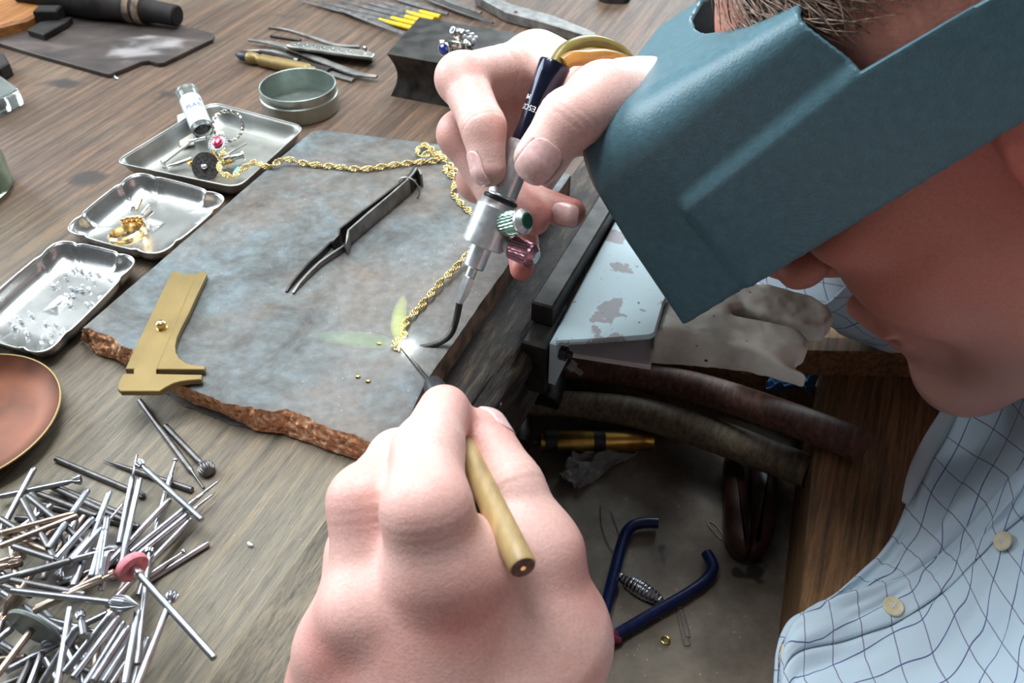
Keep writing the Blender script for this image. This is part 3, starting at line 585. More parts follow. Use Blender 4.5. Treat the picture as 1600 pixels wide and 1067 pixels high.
# ================================================================== TOOLS ON THE SLAB
def zz8(X, Y): return (X / 4.445 + 160, Y / 4.445 + 400)
GZ = ZS + .0034
gau = thing('sliding_gauge', 'small worn brass sliding caliper lying over the broken slab edge', 'caliper', tuple(G(250, 520, ZS)))
def gp(pts, z): return [G(*zz8(x, y), z) for x, y in pts]
obj('body', prism(gp([(478, 112), (492, 106), (530, 106), (542, 122), (664, 122), (676, 108), (716, 106), (724, 122), (660, 260), (600, 395), (545, 500), (515, 565), (503, 620), (508, 665), (535, 710), (580, 740), (630, 756), (712, 762), (708, 788), (158, 784), (170, 755), (330, 420)], GZ), .0030, Z3, .0003), 'brass', gau)
obj('slider', prism(gp([(545, 128), (648, 128), (372, 790), (372, 816), (690, 822), (685, 856), (600, 862), (540, 870), (490, 884), (440, 910), (395, 938), (125, 938), (103, 915), (112, 876), (142, 816), (216, 816), (216, 790)], GZ + .00035), .0028, Z3, .0003), 'brass', gau)
kp = G(*zz8(415, 500), GZ); obj('stop_pin', lathe(kp, kp + Z3, [(0, .0026), (.0006, .0027), (.0007, .0019), (.0016, .0023), (.0030, .0021), (.0038, .0013), (.0041, 0)], 18, ref=RT), 'rose_gold', gau)['label'] = 'round shiny stop pin'
# tweezers
def zt7(X, Y): return (X / 4.267 + 420, Y / 4.267 + 230)
tw = thing('tweezers', 'dark steel slide-lock tweezers with a wire ring lying on the slab', 'tweezers', tuple(G(560, 370, ZS)))
def arm(pts, thick):
    T = [G(*zt7(x, y), ZS + h) for x, y, h in pts]; V = []; k = len(T)
    for i in range(k):
        d = nrm((T[min(i + 1, k - 1)] - T[max(i - 1, 0)]) * np.array([1, 1, 0])); s = np.cross(Z3, d) * thick / 2; b = T[i].copy(); b[2] = ZS + .0003
        V += [T[i] - s, T[i] + s, b + s, b - s]
    F = [(0, 1, 2, 3), tuple(range(4 * k - 1, 4 * k - 5, -1))] + [(4 * i + j, 4 * i + 4 + j, 4 * i + 4 + (j + 1) % 4, 4 * i + (j + 1) % 4) for i in range(k - 1) for j in range(4)]
    return np.array(V), F
obj('arm', arm([(1021, 215, .0050), (1016, 180, .0080), (1003, 150, .0094), (985, 135, .0098), (955, 180, .0100), (915, 222, .0098), (800, 322, .0096), (660, 438, .0094), (530, 552, .0090), (522, 600, .0082), (514, 642, .0070), (498, 655, .0036), (420, 706, .0034), (340, 762, .0032), (250, 850, .0028), (200, 908, .0022), (160, 968, .0012)], .0011), 'tool_steel', tw, sharp=25)
obj('arm', arm([(975, 122, .0098), (940, 178, .0100), (890, 222, .0098), (770, 315, .0096), (620, 425, .0094), (472, 542, .0090), (462, 582, .0082), (430, 622, .0060), (408, 634, .0036), (340, 700, .0034), (270, 762, .0032), (190, 850, .0028), (140, 915, .0022), (115, 958, .0012)], .0011), 'dark_steel', tw, sharp=25)
obj('end_spacer', arm([(1008, 190, .0060), (998, 150, .0090), (975, 150, .0094), (935, 205, .0094)], .0024), 'dark_steel', tw, sharp=25)
rc0 = G(*zt7(935, 275), ZS + .0048); td = nrm(G(*zt7(530, 552), ZS) - G(*zt7(955, 180), ZS))
obj('lock_ring', torus(rc0, td, .0068, .0005, 28, 8), 'silver_dull', tw)['label'] = 'thin wire locking ring'
obj('rivet', lathe(G(*zt7(975, 218), ZS + .007), G(*zt7(978, 224), ZS + .007), [(0, .0006), (.002, .0006)], 10), 'black_iron', tw)
# ------------------------------------------------------------------ rope chain: twisted links, each its own part
ch = thing('rope_chain', 'gold rope chain running from the top tray over the slab to the torch flame', 'chain', tuple(G(560, 260, ZS)))
TZ = .0125
path = [(350, 236, .012), (343, 262, .012), (362, 276, .011), (382, 262, .011), (398, 254, .0115), (420, 260, .0155), (446, 249, .0175), (480, 256, ZS + .0018), (530, 261, ZS + .0016), (570, 264, ZS + .0016), (620, 257, ZS + .0016), (670, 252, ZS + .0016), (690, 250, ZS + .0018),
        (672, 240, ZS + .004), (657, 243, ZS + .003), (653, 234, ZS + .002), (664, 227, ZS + .002), (680, 236, ZS + .003), (692, 245, ZS + .004), (702, 256, ZS + .003), (712, 268, ZS + .002), (696, 262, ZS + .002), (700, 270, ZS + .002), (712, 280, ZS + .002), (708, 298, ZS + .002), (716, 312, ZS + .002), (732, 328, ZS + .002), (752, 348, ZS + .003), (748, 372, ZS + .006), (738, 388, ZS + .006), (720, 410, ZS + .004), (690, 440, ZS + .003), (660, 475, ZS + .002), (640, 497, ZS + .0018), (630, 512, ZS + .0018), (631, 524, ZS + .0018), (618, 536, ZS + .0018), (622, 543, ZS + .0016)]
P = spline([G(x, y, z) for x, y, z in path], 12); s = np.concatenate([[0], np.cumsum(np.linalg.norm(np.diff(P, axis=0), axis=1))])
pitch = s[-1] / 296; nl = 297; u = np.linspace(0, s[-1], nl); Q = np.stack([np.interp(u, s, P[:, k]) for k in range(3)], -1); T = np.gradient(Q, axis=0)
lv, lf = torus((0, 0, 0), (0, 0, 1), 1.0, .25, 16, 6); lv = lv * np.array([.00190, .00120, .00130])
lme = mesh('link', lv, lf, True, None); lme.materials.append(M['chain_gold'])
x = nrm(np.cross(Z3, T[0]))
for i in range(nl):
    t = nrm(T[i]); x = nrm(x - t * (x @ t)); y = np.cross(t, x); a_ = i * math.radians(33)
    nn = x * math.cos(a_) + y * math.sin(a_); mm = np.cross(nn, t)     # ring plane holds t and mm
    tl = math.radians(38); ta = t * math.cos(tl) + mm * math.sin(tl); mb = -t * math.sin(tl) + mm * math.cos(tl)
    o = bpy.data.objects.new('link', lme); C.objects.link(o); o.parent = ch
    R = Matrix([[ta[k], mb[k], nn[k]] for k in range(3)]).to_4x4(); R.translation = Vector(Q[i] + nn * .00045 - ORG[ch.name]); o.matrix_basis = R
# ------------------------------------------------------------------ micro torch
tor = thing('micro_torch', 'small blue-black gas torch with bent steel tip and coloured knobs in the far hand', 'torch', tuple(G(640, 543, ZS)))
TA = D(868, 98, .372); TB = D(722, 462, .389); ax = nrm(TB - TA); LT = dist(TA, TB)
def tp(px, py):      # distance along the torch axis of the pixel nearest to it
    best = min((((lambda q: (800 + FPX * ((q - EYE) @ RT) / ((q - EYE) @ FW) - px) ** 2 + (533.5 - FPX * ((q - EYE) @ UP) / ((q - EYE) @ FW) - py) ** 2)(TA + ax * LT * k / 200), k) for k in range(-20, 230))); return best[1] / 200 * LT
k_end = tp(818, 222); v0 = tp(783, 312); v1 = tp(752, 385); n0_ = tp(735, 425)
obj('barrel', lathe(TA, TB, [(0, .0052), (.0001, .0064), (.001, .0068), (.006, .0066), (.016, .0058), (k_end * .75, .0052), (k_end, .0054)], 40), 'blue_black', tor)['label'] = 'flared glossy blue-black barrel'
kn = []; nk = 60; k0 = k_end; k1 = v0 - .001
V, F = lathe(TA, TB, [(k0 + (k1 - k0) * i / 46, .0058 + .0003 * min(1, i / 6)) for i in range(47)], nk * 2, cap=False)
idx = np.arange(len(V)); ii = idx // (nk * 2); jj = idx % (nk * 2); c0 = TA + np.outer((V - TA) @ ax, ax); V = c0 + (V - c0) * (1 + .032 * (((ii + jj) % 2) * 2 - 1) * ((ii > 1) & (ii < 45)))[:, None]
obj('knurled_grip', (V, F), 'alu', tor, sharp=10)['label'] = 'knurled silver grip'
obj('o_ring', join(torus(TA + ax * (v0 + .0002), ax, .0066, .0011, 36, 10), torus(TA + ax * (v0 + .0030), ax, .0072, .0010, 36, 10)), 'black_rubber', tor)
obj('valve_body', lathe(TA, TB, [(v0 - .0006, .0055), (v0, .0064), (v0 + .0016, .0078), (v0 + .0040, .0090), (v1 - .0015, .0094), (v1 - .0003, .0092), (v1, .0085), (v1 + .0003, .0048), (v1 + .0095, .0046), (v1 + .0100, .0042)], 44), 'alu', tor, sharp=25)
def kn_out(px, py, dep, cx, cy, cd): a_ = D(cx, cy, cd); b_ = D(px, py, dep); return a_, b_
a_, b_ = kn_out(824, 345, .369, 770, 353, .383); Lk = dist(a_, b_); RK = .0052
def knob(name, a_, b_, mat, r, end_mat, lab):
    Lk = dist(a_, b_); V, F = lathe(a_, b_, [(Lk * .34, r * .6), (Lk * .36, r * .92), (Lk * .38, r)] + [(Lk * (.38 + .44 * i / 12), r) for i in range(1, 13)], 120, cap=False)
    d = nrm(b_ - a_); th = np.arange(len(V)); c0 = a_ + np.outer((V - a_) @ d, d); row = th // 120; V = c0 + (V - c0) * (1 + .045 * np.sin((th % 120) / 120 * 2 * np.pi * 24 + row * .30) * ((row > 1)))[:, None]
    k_ = obj(name, (V, F), mat, tor, sharp=50); k_['label'] = lab
    obj('cap', lathe(a_, b_, [(Lk * .82, r * .98), (Lk * .84, r * 1.05), (Lk * .90, r * 1.05), (Lk * .92, r * .98), (Lk, r * .68)], 36), 'alu' if mat == 'green_knob' else mat, k_); obj('cap_face', lathe(b_ - d * .0001, b_ + d, [(0, r * .60), (.0004, r * .58)], 30), M['green_face'] if mat == 'green_knob' else end_mat, k_)
    obj('stem', lathe(a_, b_, [(0, r * .72), (Lk * .37, r * .72)], 24), 'alu', k_)
knob('knob', a_, b_, 'green_knob', RK, 'green_knob', 'green-tinted fluted valve knob')
a_, b_ = kn_out(838, 402, .379, 778, 376, .3855); knob('knob', a_, b_, 'red_knob', .0050, 'chrome', 'red-tinted fluted valve knob')
tube_end = TB + ax * .002
obj('nozzle_tube', lathe(TA, TB, [(v1 + .0095, .0022), (LT - .006, .0022)], 20), 'alu', tor)
nr = D(727, 442, .388); e0 = tp(732, 432); e1 = tp(719, 468)
obj('hex_nut', lathe(TA, TB, [(e0, .0024), (e0 + .0003, .0030), (e0 + .0075, .0030), (e0 + .0125, .0017), (e0 + .0127, .0012)], 6, ref=RT * .4 + UP), 'alu', tor, sharp=20)
bp = spline([TA + ax * (e0 + .0115), D(712, 502, .3925), D(704, 522, .396), D(690, 534, .398), D(668, 541, .3995), D(646, 543, .401)], 8)
obj('bent_tip', tube(bp, [.0016, .0015, .0014, .0012, .0010], 14), 'dark_steel', tor)['label'] = 'bent dark steel tip'
# hoses leaving the back of the torch
hz = [(868, 100, .372), (882, 80, .374), (905, 68, .380), (935, 66, .388), (968, 80, .398), (1000, 112, .41), (1035, 150, .43)]
h_ = obj('hose', tube(spline([D(*q) for q in hz], 8), .0030, 16), 'hose_green', tor); h_['label'] = 'olive-tinted clear gas hose'
hz2 = [(880, 100, .371), (893, 92, .372), (915, 90, .376), (945, 88, .385), (975, 97, .396), (1000, 118, .409), (1035, 160, .43)]
h_ = obj('hose', tube(spline([D(*q) for q in hz2], 8), .0032, 16), 'hose', tor); h_['label'] = 'amber clear gas hose'
for q, d_ in ((hz, hz2),): obj('hose_barb', lathe(D(878, 93, .3715), D(892, 80, .374), [(0, .0011), (.006, .0011)], 12), 'chrome', tor)
# lettering, upside down to the viewer, wrapped on the barrel
outd = nrm(EYE - (TA + ax * .03)); outd = nrm(outd - ax * (outd @ ax)); rightd = np.cross(ax, outd)
kt = tp(830, 171)
def on_barrel(sx, size, kk, rot):
    o_ = math.cos(rot) * outd + math.sin(rot) * np.cross(ax, outd); return wrap_text(sx, size, TA + ax * kk, ax, o_, np.cross(ax, o_) * 1.0, np.interp(kk, [.006, .016, k_end * .75, k_end], [.0066, .0058, .0052, .0054]))
obj('lettering', on_barrel('TESCOM', .0033, kt, .86), 'white_ink', tor, smooth=False); obj('lettering', on_barrel('MN', .0030, kt - .0042, 1.25), 'white_ink', tor, smooth=False)
# flame: hot white core, faint envelope
fl0 = bp[-1]; fd = nrm(G(622, 542, ZS + .001) - fl0)
fm_ = thing('torch_flame', 'tiny white-hot torch flame at the end of the bent tip', 'flame', tuple(fl0))
obj('core', lathe(fl0, fl0 + fd, [(0, .0007), (.002, .0014), (.0042, .0012), (.0058, .0004), (.0062, 0)], 16), 'flame', fm_)
def flame_mat(name, col, dens):      # thin glowing gas: an emission volume
    m = bpy.data.materials.new(name); m.use_nodes = True; nt = m.node_tree; nt.nodes.clear(); o = nt.nodes.new('ShaderNodeOutputMaterial')
    e = nt.nodes.new('ShaderNodeEmission'); e.inputs[0].default_value = (*col, 1); e.inputs[1].default_value = dens; nt.links.new(e.outputs[0], o.inputs['Volume']); return m
M['flame_env'] = flame_mat('flame_envelope', (.72, .9, .10), 120); M['flame_env2'] = flame_mat('flame_lick', (.42, .85, .25), 40)
obj('flame_tongue', tube(spline([G(626, 536, ZS + .002), G(622, 515, ZS + .003), G(624, 490, ZS + .004), G(629, 470, ZS + .006), G(631, 460, ZS + .007)], 10), [.0015, .0034, .0034, .0022, .0002], 20, flat=(1, .5), up=Z3), 'flame_env', fm_)['label'] = 'faint yellow-green tongue of flame'
obj('flame_tongue', tube(spline([G(624, 540, ZS + .002), G(595, 534, ZS + .0028), G(560, 530, ZS + .003), G(520, 526, ZS + .003), G(480, 523, ZS + .003)], 10), [.0012, .0045, .0055, .004, .0002], 20, flat=(1, .35), up=Z3), 'flame_env2', fm_)['label'] = 'faint green flame spreading over the slab'
fp = bpy.data.lights.new('flame_glow', 'POINT'); fp.energy = .009; fp.color = (.85, .95, 1); fp.shadow_soft_size = .002
fo = bpy.data.objects.new('flame_glow', fp); C.objects.link(fo); fo.location = fl0 + fd * .003 + Z3 * .004
# ------------------------------------------------------------------ solder pick held in the near hand
pk = thing('solder_pick', 'soldering pick with a long wooden handle held in the near hand', 'pick', tuple(G(628, 546, ZS)))
K0 = G(627, 544, ZS + .001); K1 = D(680, 607, .322); K2 = D(817, 887, .254); kd = nrm(K2 - K1)
obj('needle', tube([K0, K0 + (K1 - K0) * .5, K1 + (K1 - K0) * .1], [.0004, .0009, .0011], 12), 'dark_steel', pk); LK = dist(K1, K2)
obj('ferrule', lathe(K1 - kd * .004, K2, [(0, .0013), (.0008, .0034), (.005, .0042), (.016, .0042), (.017, .0036)], 24), 'black_rubber', pk)['label'] = 'black ferrule'
obj('handle', lathe(K1, K2, [(.012, .0036), (.014, .0040), (LK * .35, .0040), (LK * .7, .0041), (LK * .93, .0042), (LK - .0008, .0042), (LK, .0038)], 28), 'pick_wood', pk, sharp=50)
obj('end_dot', lathe(K2, K2 + kd, [(0, .0036), (.00015, .0035)], 24), 'handle_dark', pk)
obj('end_core', lathe(K2 + kd * .0001, K2 + kd, [(0, .0009), (.0002, .0008)], 12), 'rose_gold', pk)
# ================================================================== TRAYS
def tray(label, corners, depth, mat, rad, scal=0, wall=.16):
    """rounded, dished silver tray; corners = rim corners as photograph pixels on the rim plane"""
    Cn = [G(x, y, depth) for x, y in corners]; c = sum(Cn) / 4; c0 = c.copy(); c0[2] = 0
    t = thing('silver_tray', label, 'tray', tuple(c0))
    def outline(n=40):
        pts = []
        for i in range(4):
            a, b, d = Cn[i - 1], Cn[i], Cn[(i + 1) % 4]; ea = nrm(a - b); ed = nrm(d - b); p0 = b + ea * rad; p2 = b + ed * rad
            for k in range(9): s = k / 8; pts.append(p0 * (1 - s) ** 2 + b * 2 * s * (1 - s) + p2 * s * s)
            q0 = p2; q1 = d - ed * rad
            for k in range(1, n):
                s = k / n; p = q0 + (q1 - q0) * s; w = 0
                if scal: w = scal * (math.exp(-((s - .10) / .05) ** 2) + math.exp(-((s - .90) / .05) ** 2)) - scal * .7 * math.sin(math.pi * s)
                pts.append(p + nrm(c - p) * w)
        return np.array(pts)
    O_ = outline(); n = len(O_)
    prof = [(1.0, depth), (.985, depth - .0002), (.965, depth - .0012), (.945, depth * .62), (1 - wall * .6, depth * .28), (1 - wall * .85, .0016), (1 - wall, .0010), (.55, .0009), (.2, .0009), (.001, .0009)]
    V = []
    for sc_, z in prof:
        R = c + (O_ - c) * sc_; R[:, 2] = z; V.append(R)
    V = np.concatenate(V); F = [(k * n + i, k * n + (i + 1) % n, (k + 1) * n + (i + 1) % n, (k + 1) * n + i) for k in range(len(prof) - 1) for i in range(n)]
    solid(obj('dish', (V, F), mat, t, sharp=None), .0006, 1); R = O_.copy(); R[:, 2] += .0001
    obj('rim', tube(R, .00055, 8, closed=True), mat, t); return t
tray('dull rectangular silver tray farthest back, holding the vial and mixed findings', [(178, 254), (332, 160), (477, 199), (372, 294)], .0115, 'silver_dull', .009, 0, .2)
tray('scalloped silver tray between the other two, holding only a gold ring', [(97, 360), (212, 268), (359, 308), (249, 401)], .0095, 'silver', .010, .0012, .18)
tray('scalloped bright silver tray nearest the camera, full of loose diamonds', [(-66, 512), (92, 374), (219, 404), (70, 556)], .0090, 'silver', .009, .0012, .18)
# loose diamonds in the nearest tray
dpf = [(-.0022, .00005), (-.0003, .0024), (.0002, .0024), (.0011, .0013)]
dv_, df_ = lathe((0, 0, 0), (0, 0, 1), dpf, 8); dme = mesh('diamond', dv_, df_, False); dme.materials.append(M['diamond'])
dia = []; dp = [(113, 420), (118, 416), (100, 425), (102, 432), (126, 420), (139, 423), (133, 428), (151, 425), (145, 437), (169, 433), (90, 440), (110, 448), (118, 449), (128, 444), (127, 451), (137, 449), (82, 444), (103, 459), (112, 459), (107, 472), (134, 472), (144, 472), (155, 462), (25, 493), (14, 501), (30, 499), (20, 508), (44, 486), (38, 512), (70, 502), (84, 503), (78, 512), (78, 518), (93, 518), (98, 514), (66, 524), (64, 533), (80, 532), (40, 518), (48, 490)]
for i, (x, y) in enumerate(dp):
    o = bpy.data.objects.new('diamond', dme); C.objects.link(o); sc_ = rng.uniform(.42, .62); g = G(x, y, .0032)
    o.location = (g[0], g[1], .0018 + .0019 * sc_ * .45); o.scale = (sc_,) * 3; o.rotation_euler = (rng.uniform(.7, 1.3) + (math.pi if i % 3 else 0), rng.uniform(-.3, .3), rng.uniform(0, 6))
    tag(o, 'loose diamond ' + ('in the left-end cluster' if x < 60 else 'along the lower side' if y > 495 else 'in the upper-end group' if y < 441 else 'across the middle') + ' of the nearest tray', 'diamond', 'loose diamonds in the nearest tray'); dia.append((o, o['label'], x))
# ------------------------------------------------------------------ rings
def ring(label, c, axis, R, w, t, mat, loc=None, up=None):
    root = thing('ring', label, 'ring', tuple(c)); x, y, d = frame(axis)
    prof = [(R - t * .2, -w / 2), (R, -w / 2), (R + t, -w * .3), (R + t * 1.15, 0), (R + t, w * .3), (R, w / 2), (R - t * .2, w / 2), (R - t * .35, 0)]
    n = 48; V = []; th = np.arange(n) * 2 * np.pi / n
    for r, z in prof: V += list(np.asarray(c) + np.outer(np.cos(th), x) * r + np.outer(np.sin(th), y) * r + d * z)
    k = len(prof); F = [(a * n + j, a * n + (j + 1) % n, ((a + 1) % k) * n + (j + 1) % n, ((a + 1) % k) * n + j) for a in range(k) for j in range(n)]
    obj('band', (np.array(V), F), mat, root); return root
# gold cluster ring in the middle tray
gc = G(199, 366, .0050); gax = nrm(np.array([-.15, .10, .95])); rg_ = ring('gold cluster ring with spiky baguette prongs lying in the middle silver tray', gc, gax, .0086, .0048, .0013, 'rose_gold')
ux = np.array([.12, 1, 0]); ux = nrm(ux - gax * (ux @ gax)); ty = np.cross(gax, ux); tc = gc + ux * .0095 + ty * -.002
for i in range(5):
    for j in range(3):
        a_ = (i - 2) * .28; p_ = gc + (ux * math.cos(a_) - ty * math.sin(a_)) * (.0104 + .0005 * (i % 2)) + gax * ((j - 1) * .0024 + .0018)
        obj('bead', ball(p_ + gax * .0, .0016, 6), 'rose_gold', rg_)
for i, (x, y, x2, y2) in enumerate([(213, 328, 220, 311), (222, 334, 233, 321), (226, 341, 238, 330), (207, 330, 209, 324), (226, 345, 232, 360)]):
    a_ = G(x, y, .0165); b_ = G(x2, y2, .0185 if i < 4 else .010); obj('prong', tube([a_, b_], [.0009, .0011], 8), 'white_gold' if i > 0 else 'rose_gold', rg_, sharp=40)
# ruby halo ring, twisted hoop, vial and findings in the far tray
Z1 = .0022
rr = ring('white gold halo ring set with a bright red stone in the far tray', G(338, 243, .010), nrm(np.array([.8, .5, .2])), .0082, .0018, .0009, 'white_gold')
hc = G(340, 222, .0215); hu = nrm(np.array([-.1, -.35, 1.0])); hx, hy, _ = frame(hu)
V, F = ball((0, 0, 0), 1, 10); V = np.outer(V[:, 0] * .0040, hx) + np.outer(V[:, 1] * .0030, hy) + np.outer(V[:, 2] * .0018, hu) + hc + hu * .0006
obj('red_stone', (V, F), 'ruby', rr)['label'] = 'oval red stone'
for i in range(18):
    a_ = i * 2 * math.pi / 18; obj('halo_stone', ball(hc + hx * math.cos(a_) * .0060 + hy * math.sin(a_) * .0050 - hu * .0006, .00095, 5), 'pave', rr, sharp=20)
obj('setting', lathe(hc - hu * .0035, hc, [(0, .0016), (.002, .0050), (.0032, .0056)], 20), 'white_gold', rr)
th_ = thing('twisted_hoop', 'open twisted silver wire hoop standing up behind the red stone in the far tray', 'jewellery', tuple(G(352, 210, .002)))
oc = D(356, 197, .556); ov = nrm(UP * .9 - FW * .2 + RT * .1); ow = nrm(RT + FW * .35); pts = []
for i in range(60):
    a_ = math.radians(215 - i * 300 / 59); pts.append(oc + ow * math.cos(a_) * .0088 + ov * math.sin(a_) * .0092)
pts = np.array(pts)
for s_ in (0, 1):
    q = []
    for i in range(60):
        t_ = nrm(pts[min(i + 1, 59)] - pts[max(i - 1, 0)]); n_ = np.cross(ow, ov); m_ = np.cross(t_, n_); ph = i * .95 + s_ * math.pi; q.append(pts[i] + (n_ * math.cos(ph) + m_ * math.sin(ph)) * .0005)
    obj('strand', tube(spline(q, 3), .00058, 7), 'white_gold', th_)
vi = thing('vial', 'clear vial with a white paper label lettered in blue leaning in the far tray', 'vial', tuple(G(315, 208, Z1)))
va = D(318, 206, .553); vb = D(294, 148, .566); vd = nrm(vb - va); LV = dist(va, vb); RV = .0066
obj('tube', lathe(va, vb, [(0, RV * .9), (.0006, RV), (LV, RV), (LV, RV * .86), (.001, RV * .84)], 32, cap=False), 'clear', vi, sharp=40); obj('paper_label', lathe(va, vb, [(LV * .12, RV + .0001), (LV * .84, RV + .0001)], 40, cap=False), 'paper', vi)
obj('cap', lathe(va + vd * LV * .99, vb + vd, [(0, RV), (.0006, RV * 1.04), (.0032, RV * 1.04), (.0038, RV * .95)], 30), 'clear', vi)
obj('contents', ball(va + vd * .003, .0035, 6), 'dark_steel', vi)
vo_ = nrm(EYE - va); vo_ = nrm(vo_ - vd * (vo_ @ vd)); vr_ = np.cross(vd, vo_)
def on_vial(sx, size, kk, rot):
    o_ = math.cos(rot) * vo_ + math.sin(rot) * np.cross(vd, vo_); return wrap_text(sx, size, va + vd * kk, vd, o_, np.cross(vd, o_), RV + .0001)
obj('lettering', on_vial('PLATI', .0042, LV * .52, .15), 'blue_ink', vi, smooth=False); obj('lettering', on_vial('S', .0034, LV * .68, .95), 'blue_ink', vi, smooth=False)
# separating disc on its mandrel, pins, scraps
sdk = thing('separating_disc', 'dark grey abrasive disc on a screw mandrel among findings in the far tray', 'disc', tuple(G(322, 276, Z1)))
dc = G(321, 260, .0095); dn = nrm(EYE - dc + RT * -.25 + UP * .05)
obj('disc', lathe(dc - dn * .0006, dc, [(0, .0083), (.0012, .0083)], 40), 'abrasive', sdk, sharp=30); obj('screw_head', ball(dc + dn * .0008, .0022, 8, (1, 1, .7)), 'chrome', sdk)
obj('mandrel', tube([dc - dn * .0006, dc - dn * .016 + Z3 * -.003], [.0011, .0011], 10), 'bur_steel', sdk)
def pin_(name, label, cat, a, b, r, mat, head=None):
    a = np.asarray(a); b = np.asarray(b); L0 = dist(a, b); pr = [(0, r * .8), (r * .3, r), (L0 * .55, r), (L0 * .57, r * .92), (L0, r * .92)]
    if head: pr = [(0, head * .8), (.0003, head), (.0012, head), (.0014, r * .7)] + pr[2:]
    o = obj(name, lathe(a, b, pr, 14), mat, loc=tuple(np.minimum(a, b)), sharp=40); tag(o, label, cat); return o
pin_('steel_pin', 'long thin steel pin slanting left of the findings in the far tray', 'pin', G(253, 256, .0035), G(297, 222, .007), .0011, 'chrome', .0020)
pin_('steel_pin', 'short steel pin lying lowest left in the far tray', 'pin', G(262, 262, .0032), G(300, 248, .006), .0016, 'chrome')
pin_('steel_pin', 'thin steel wire bridging from the slanting pin to the vial in the far tray', 'pin', G(295, 221, .010), G(322, 215, .014), .0010, 'chrome')
pin_('steel_pin', 'fine straight wire pointing right of the red stone ring in the far tray', 'pin', G(352, 243, .008), G(385, 224, .008), .0007, 'silver_dull')
pin_('collet', 'stout polished steel collet with a flanged end, right of the disc in the far tray', 'collet', G(382, 242, .007), G(340, 254, .005), .0028, 'chrome', .0034)
tb = obj('teal_chip', prism([G(363, 268, .0075), G(371, 258, .0075), G(376, 261, .0075), G(368, 273, .0075)], .003, Z3, .0006), 'teal', loc=tuple(G(369, 266, .004))); tag(tb, 'small pale teal chip beside the chain in the far tray', 'chip')
for (pts_, lab) in (([(277, 180), (300, 172), (303, 225), (281, 228)], 'cream paper slip under the vial in the far tray'), ([(337, 205), (349, 205), (352, 222), (340, 224)], 'small pale plastic scrap behind the red stone in the far tray')):
    o = obj('paper_slip', prism([G(x, y, .0036) for x, y in pts_], .0006, Z3), 'cream_paper', loc=tuple(G(*pts_[0], .002))); tag(o, lab, 'paper')
for i, (cx_, cy_, n_) in enumerate([(325, 246, (.3, .5, .8)), (349, 250, (.7, -.3, .6)), (309, 258, (.2, .9, .4))]):
    P_ = spline([G(cx_ + 11 * math.cos(k) + 3 * math.sin(3 * k), cy_ + 6 * math.sin(k), .006 + .002 * math.sin(2 * k)) for k in np.linspace(0, 5.6, 9)], 5)
    o = obj('gold_scrap', tube(P_, .0009, 7), 'gold', loc=tuple(P_.min(0))); tag(o, ['curl of gold scrap directly above the dark disc in the far tray', 'curl of gold scrap right of the dark disc in the far tray', 'curl of gold scrap left of the dark disc in the far tray'][i], 'scrap')
# sapphire rings on the steel block
# ================================================================== THINGS AT THE BACK OF THE BENCH
blk = thing('steel_block', 'dark steel doming block with hollowed sides behind the far hand', 'block', tuple(G(700, 170, 0)))
BZ = .030
b0 = G(604, 84, BZ); b1 = G(655, 27, BZ); b2 = G(845, 58, BZ); b3 = b0 + (b2 - b1)
cc_ = (b0 + b2) / 2
def blkf(U, V):
    n = len(U); z = V * BZ; k = (U * 4) % 4; i = np.floor(k).astype(int) % 4; f = k - np.floor(k); cs = np.array([b0, b1, b2, b3]); P = cs[i] * (1 - f)[:, None] + cs[(i + 1) % 4] * f[:, None]
    s = 1 - .11 * np.sin(np.pi * V) ** 1.0 * (1 - .0 * f); P = cc_ + (P - cc_) * s[:, None]; P[:, 2] = z; return P
V, F = grid(blkf, 41, 17); nV = len(V); top = [i * 17 + 16 for i in range(40)]; bot = [i * 17 for i in range(40)][::-1]
obj('block_body', (V, F + [tuple(top), tuple(bot)]), 'dark_steel', blk, sharp=30)
def stone_ring(label, c, axis, R, sd_, extra, sk=1.0):
    r_ = ring(label, c, axis, R, .0048, .0016, 'white_gold'); sd_ = nrm(sd_); x, y, d = frame(sd_); p = c + sd_ * R * 1.02
    obj('bezel', lathe(p, p + sd_, [(0, .0038 * sk), (.002, .0044 * sk), (.0032, .0044 * sk), (.0032, .0036 * sk), (.002, .0034 * sk)], 24, cap=False), 'chrome', r_); obj('blue_stone', lathe(p + sd_ * .0016, p + sd_ * 2, [(0, .0036 * sk), (.0016, .0034 * sk), (.0024, .0020 * sk)], 8), 'sapphire', r_, smooth=False)
    for k in extra: obj('side_stone', ball(p + np.asarray(k), .0019, 5), 'pave', r_, sharp=10)
    return r_
c1 = G(706, 71, BZ + .0085); stone_ring('white metal signet ring with a large round blue stone on the steel block', c1, nrm(np.array([.15, .5, .85])), .0078, EYE - c1 + RT * -.30 + Z3 * -.15, [])
c2 = G(724, 58, BZ + .0075); stone_ring('ring crusted with white sparkling stones behind the signet ring on the steel block', c2, nrm(np.array([.45, .6, .65])), .0072, np.array([-.55, -.35, .55]), [RT * x + Z3 * z + np.array([0, y, 0]) for x, y, z in ((.0046, -.001, .0005), (.0078, -.002, .0002), (.0108, -.003, -.001), (.0132, -.0045, -.0025), (.0062, -.004, -.0015), (.0095, -.0055, -.002), (.012, -.0065, -.0035))], .5)
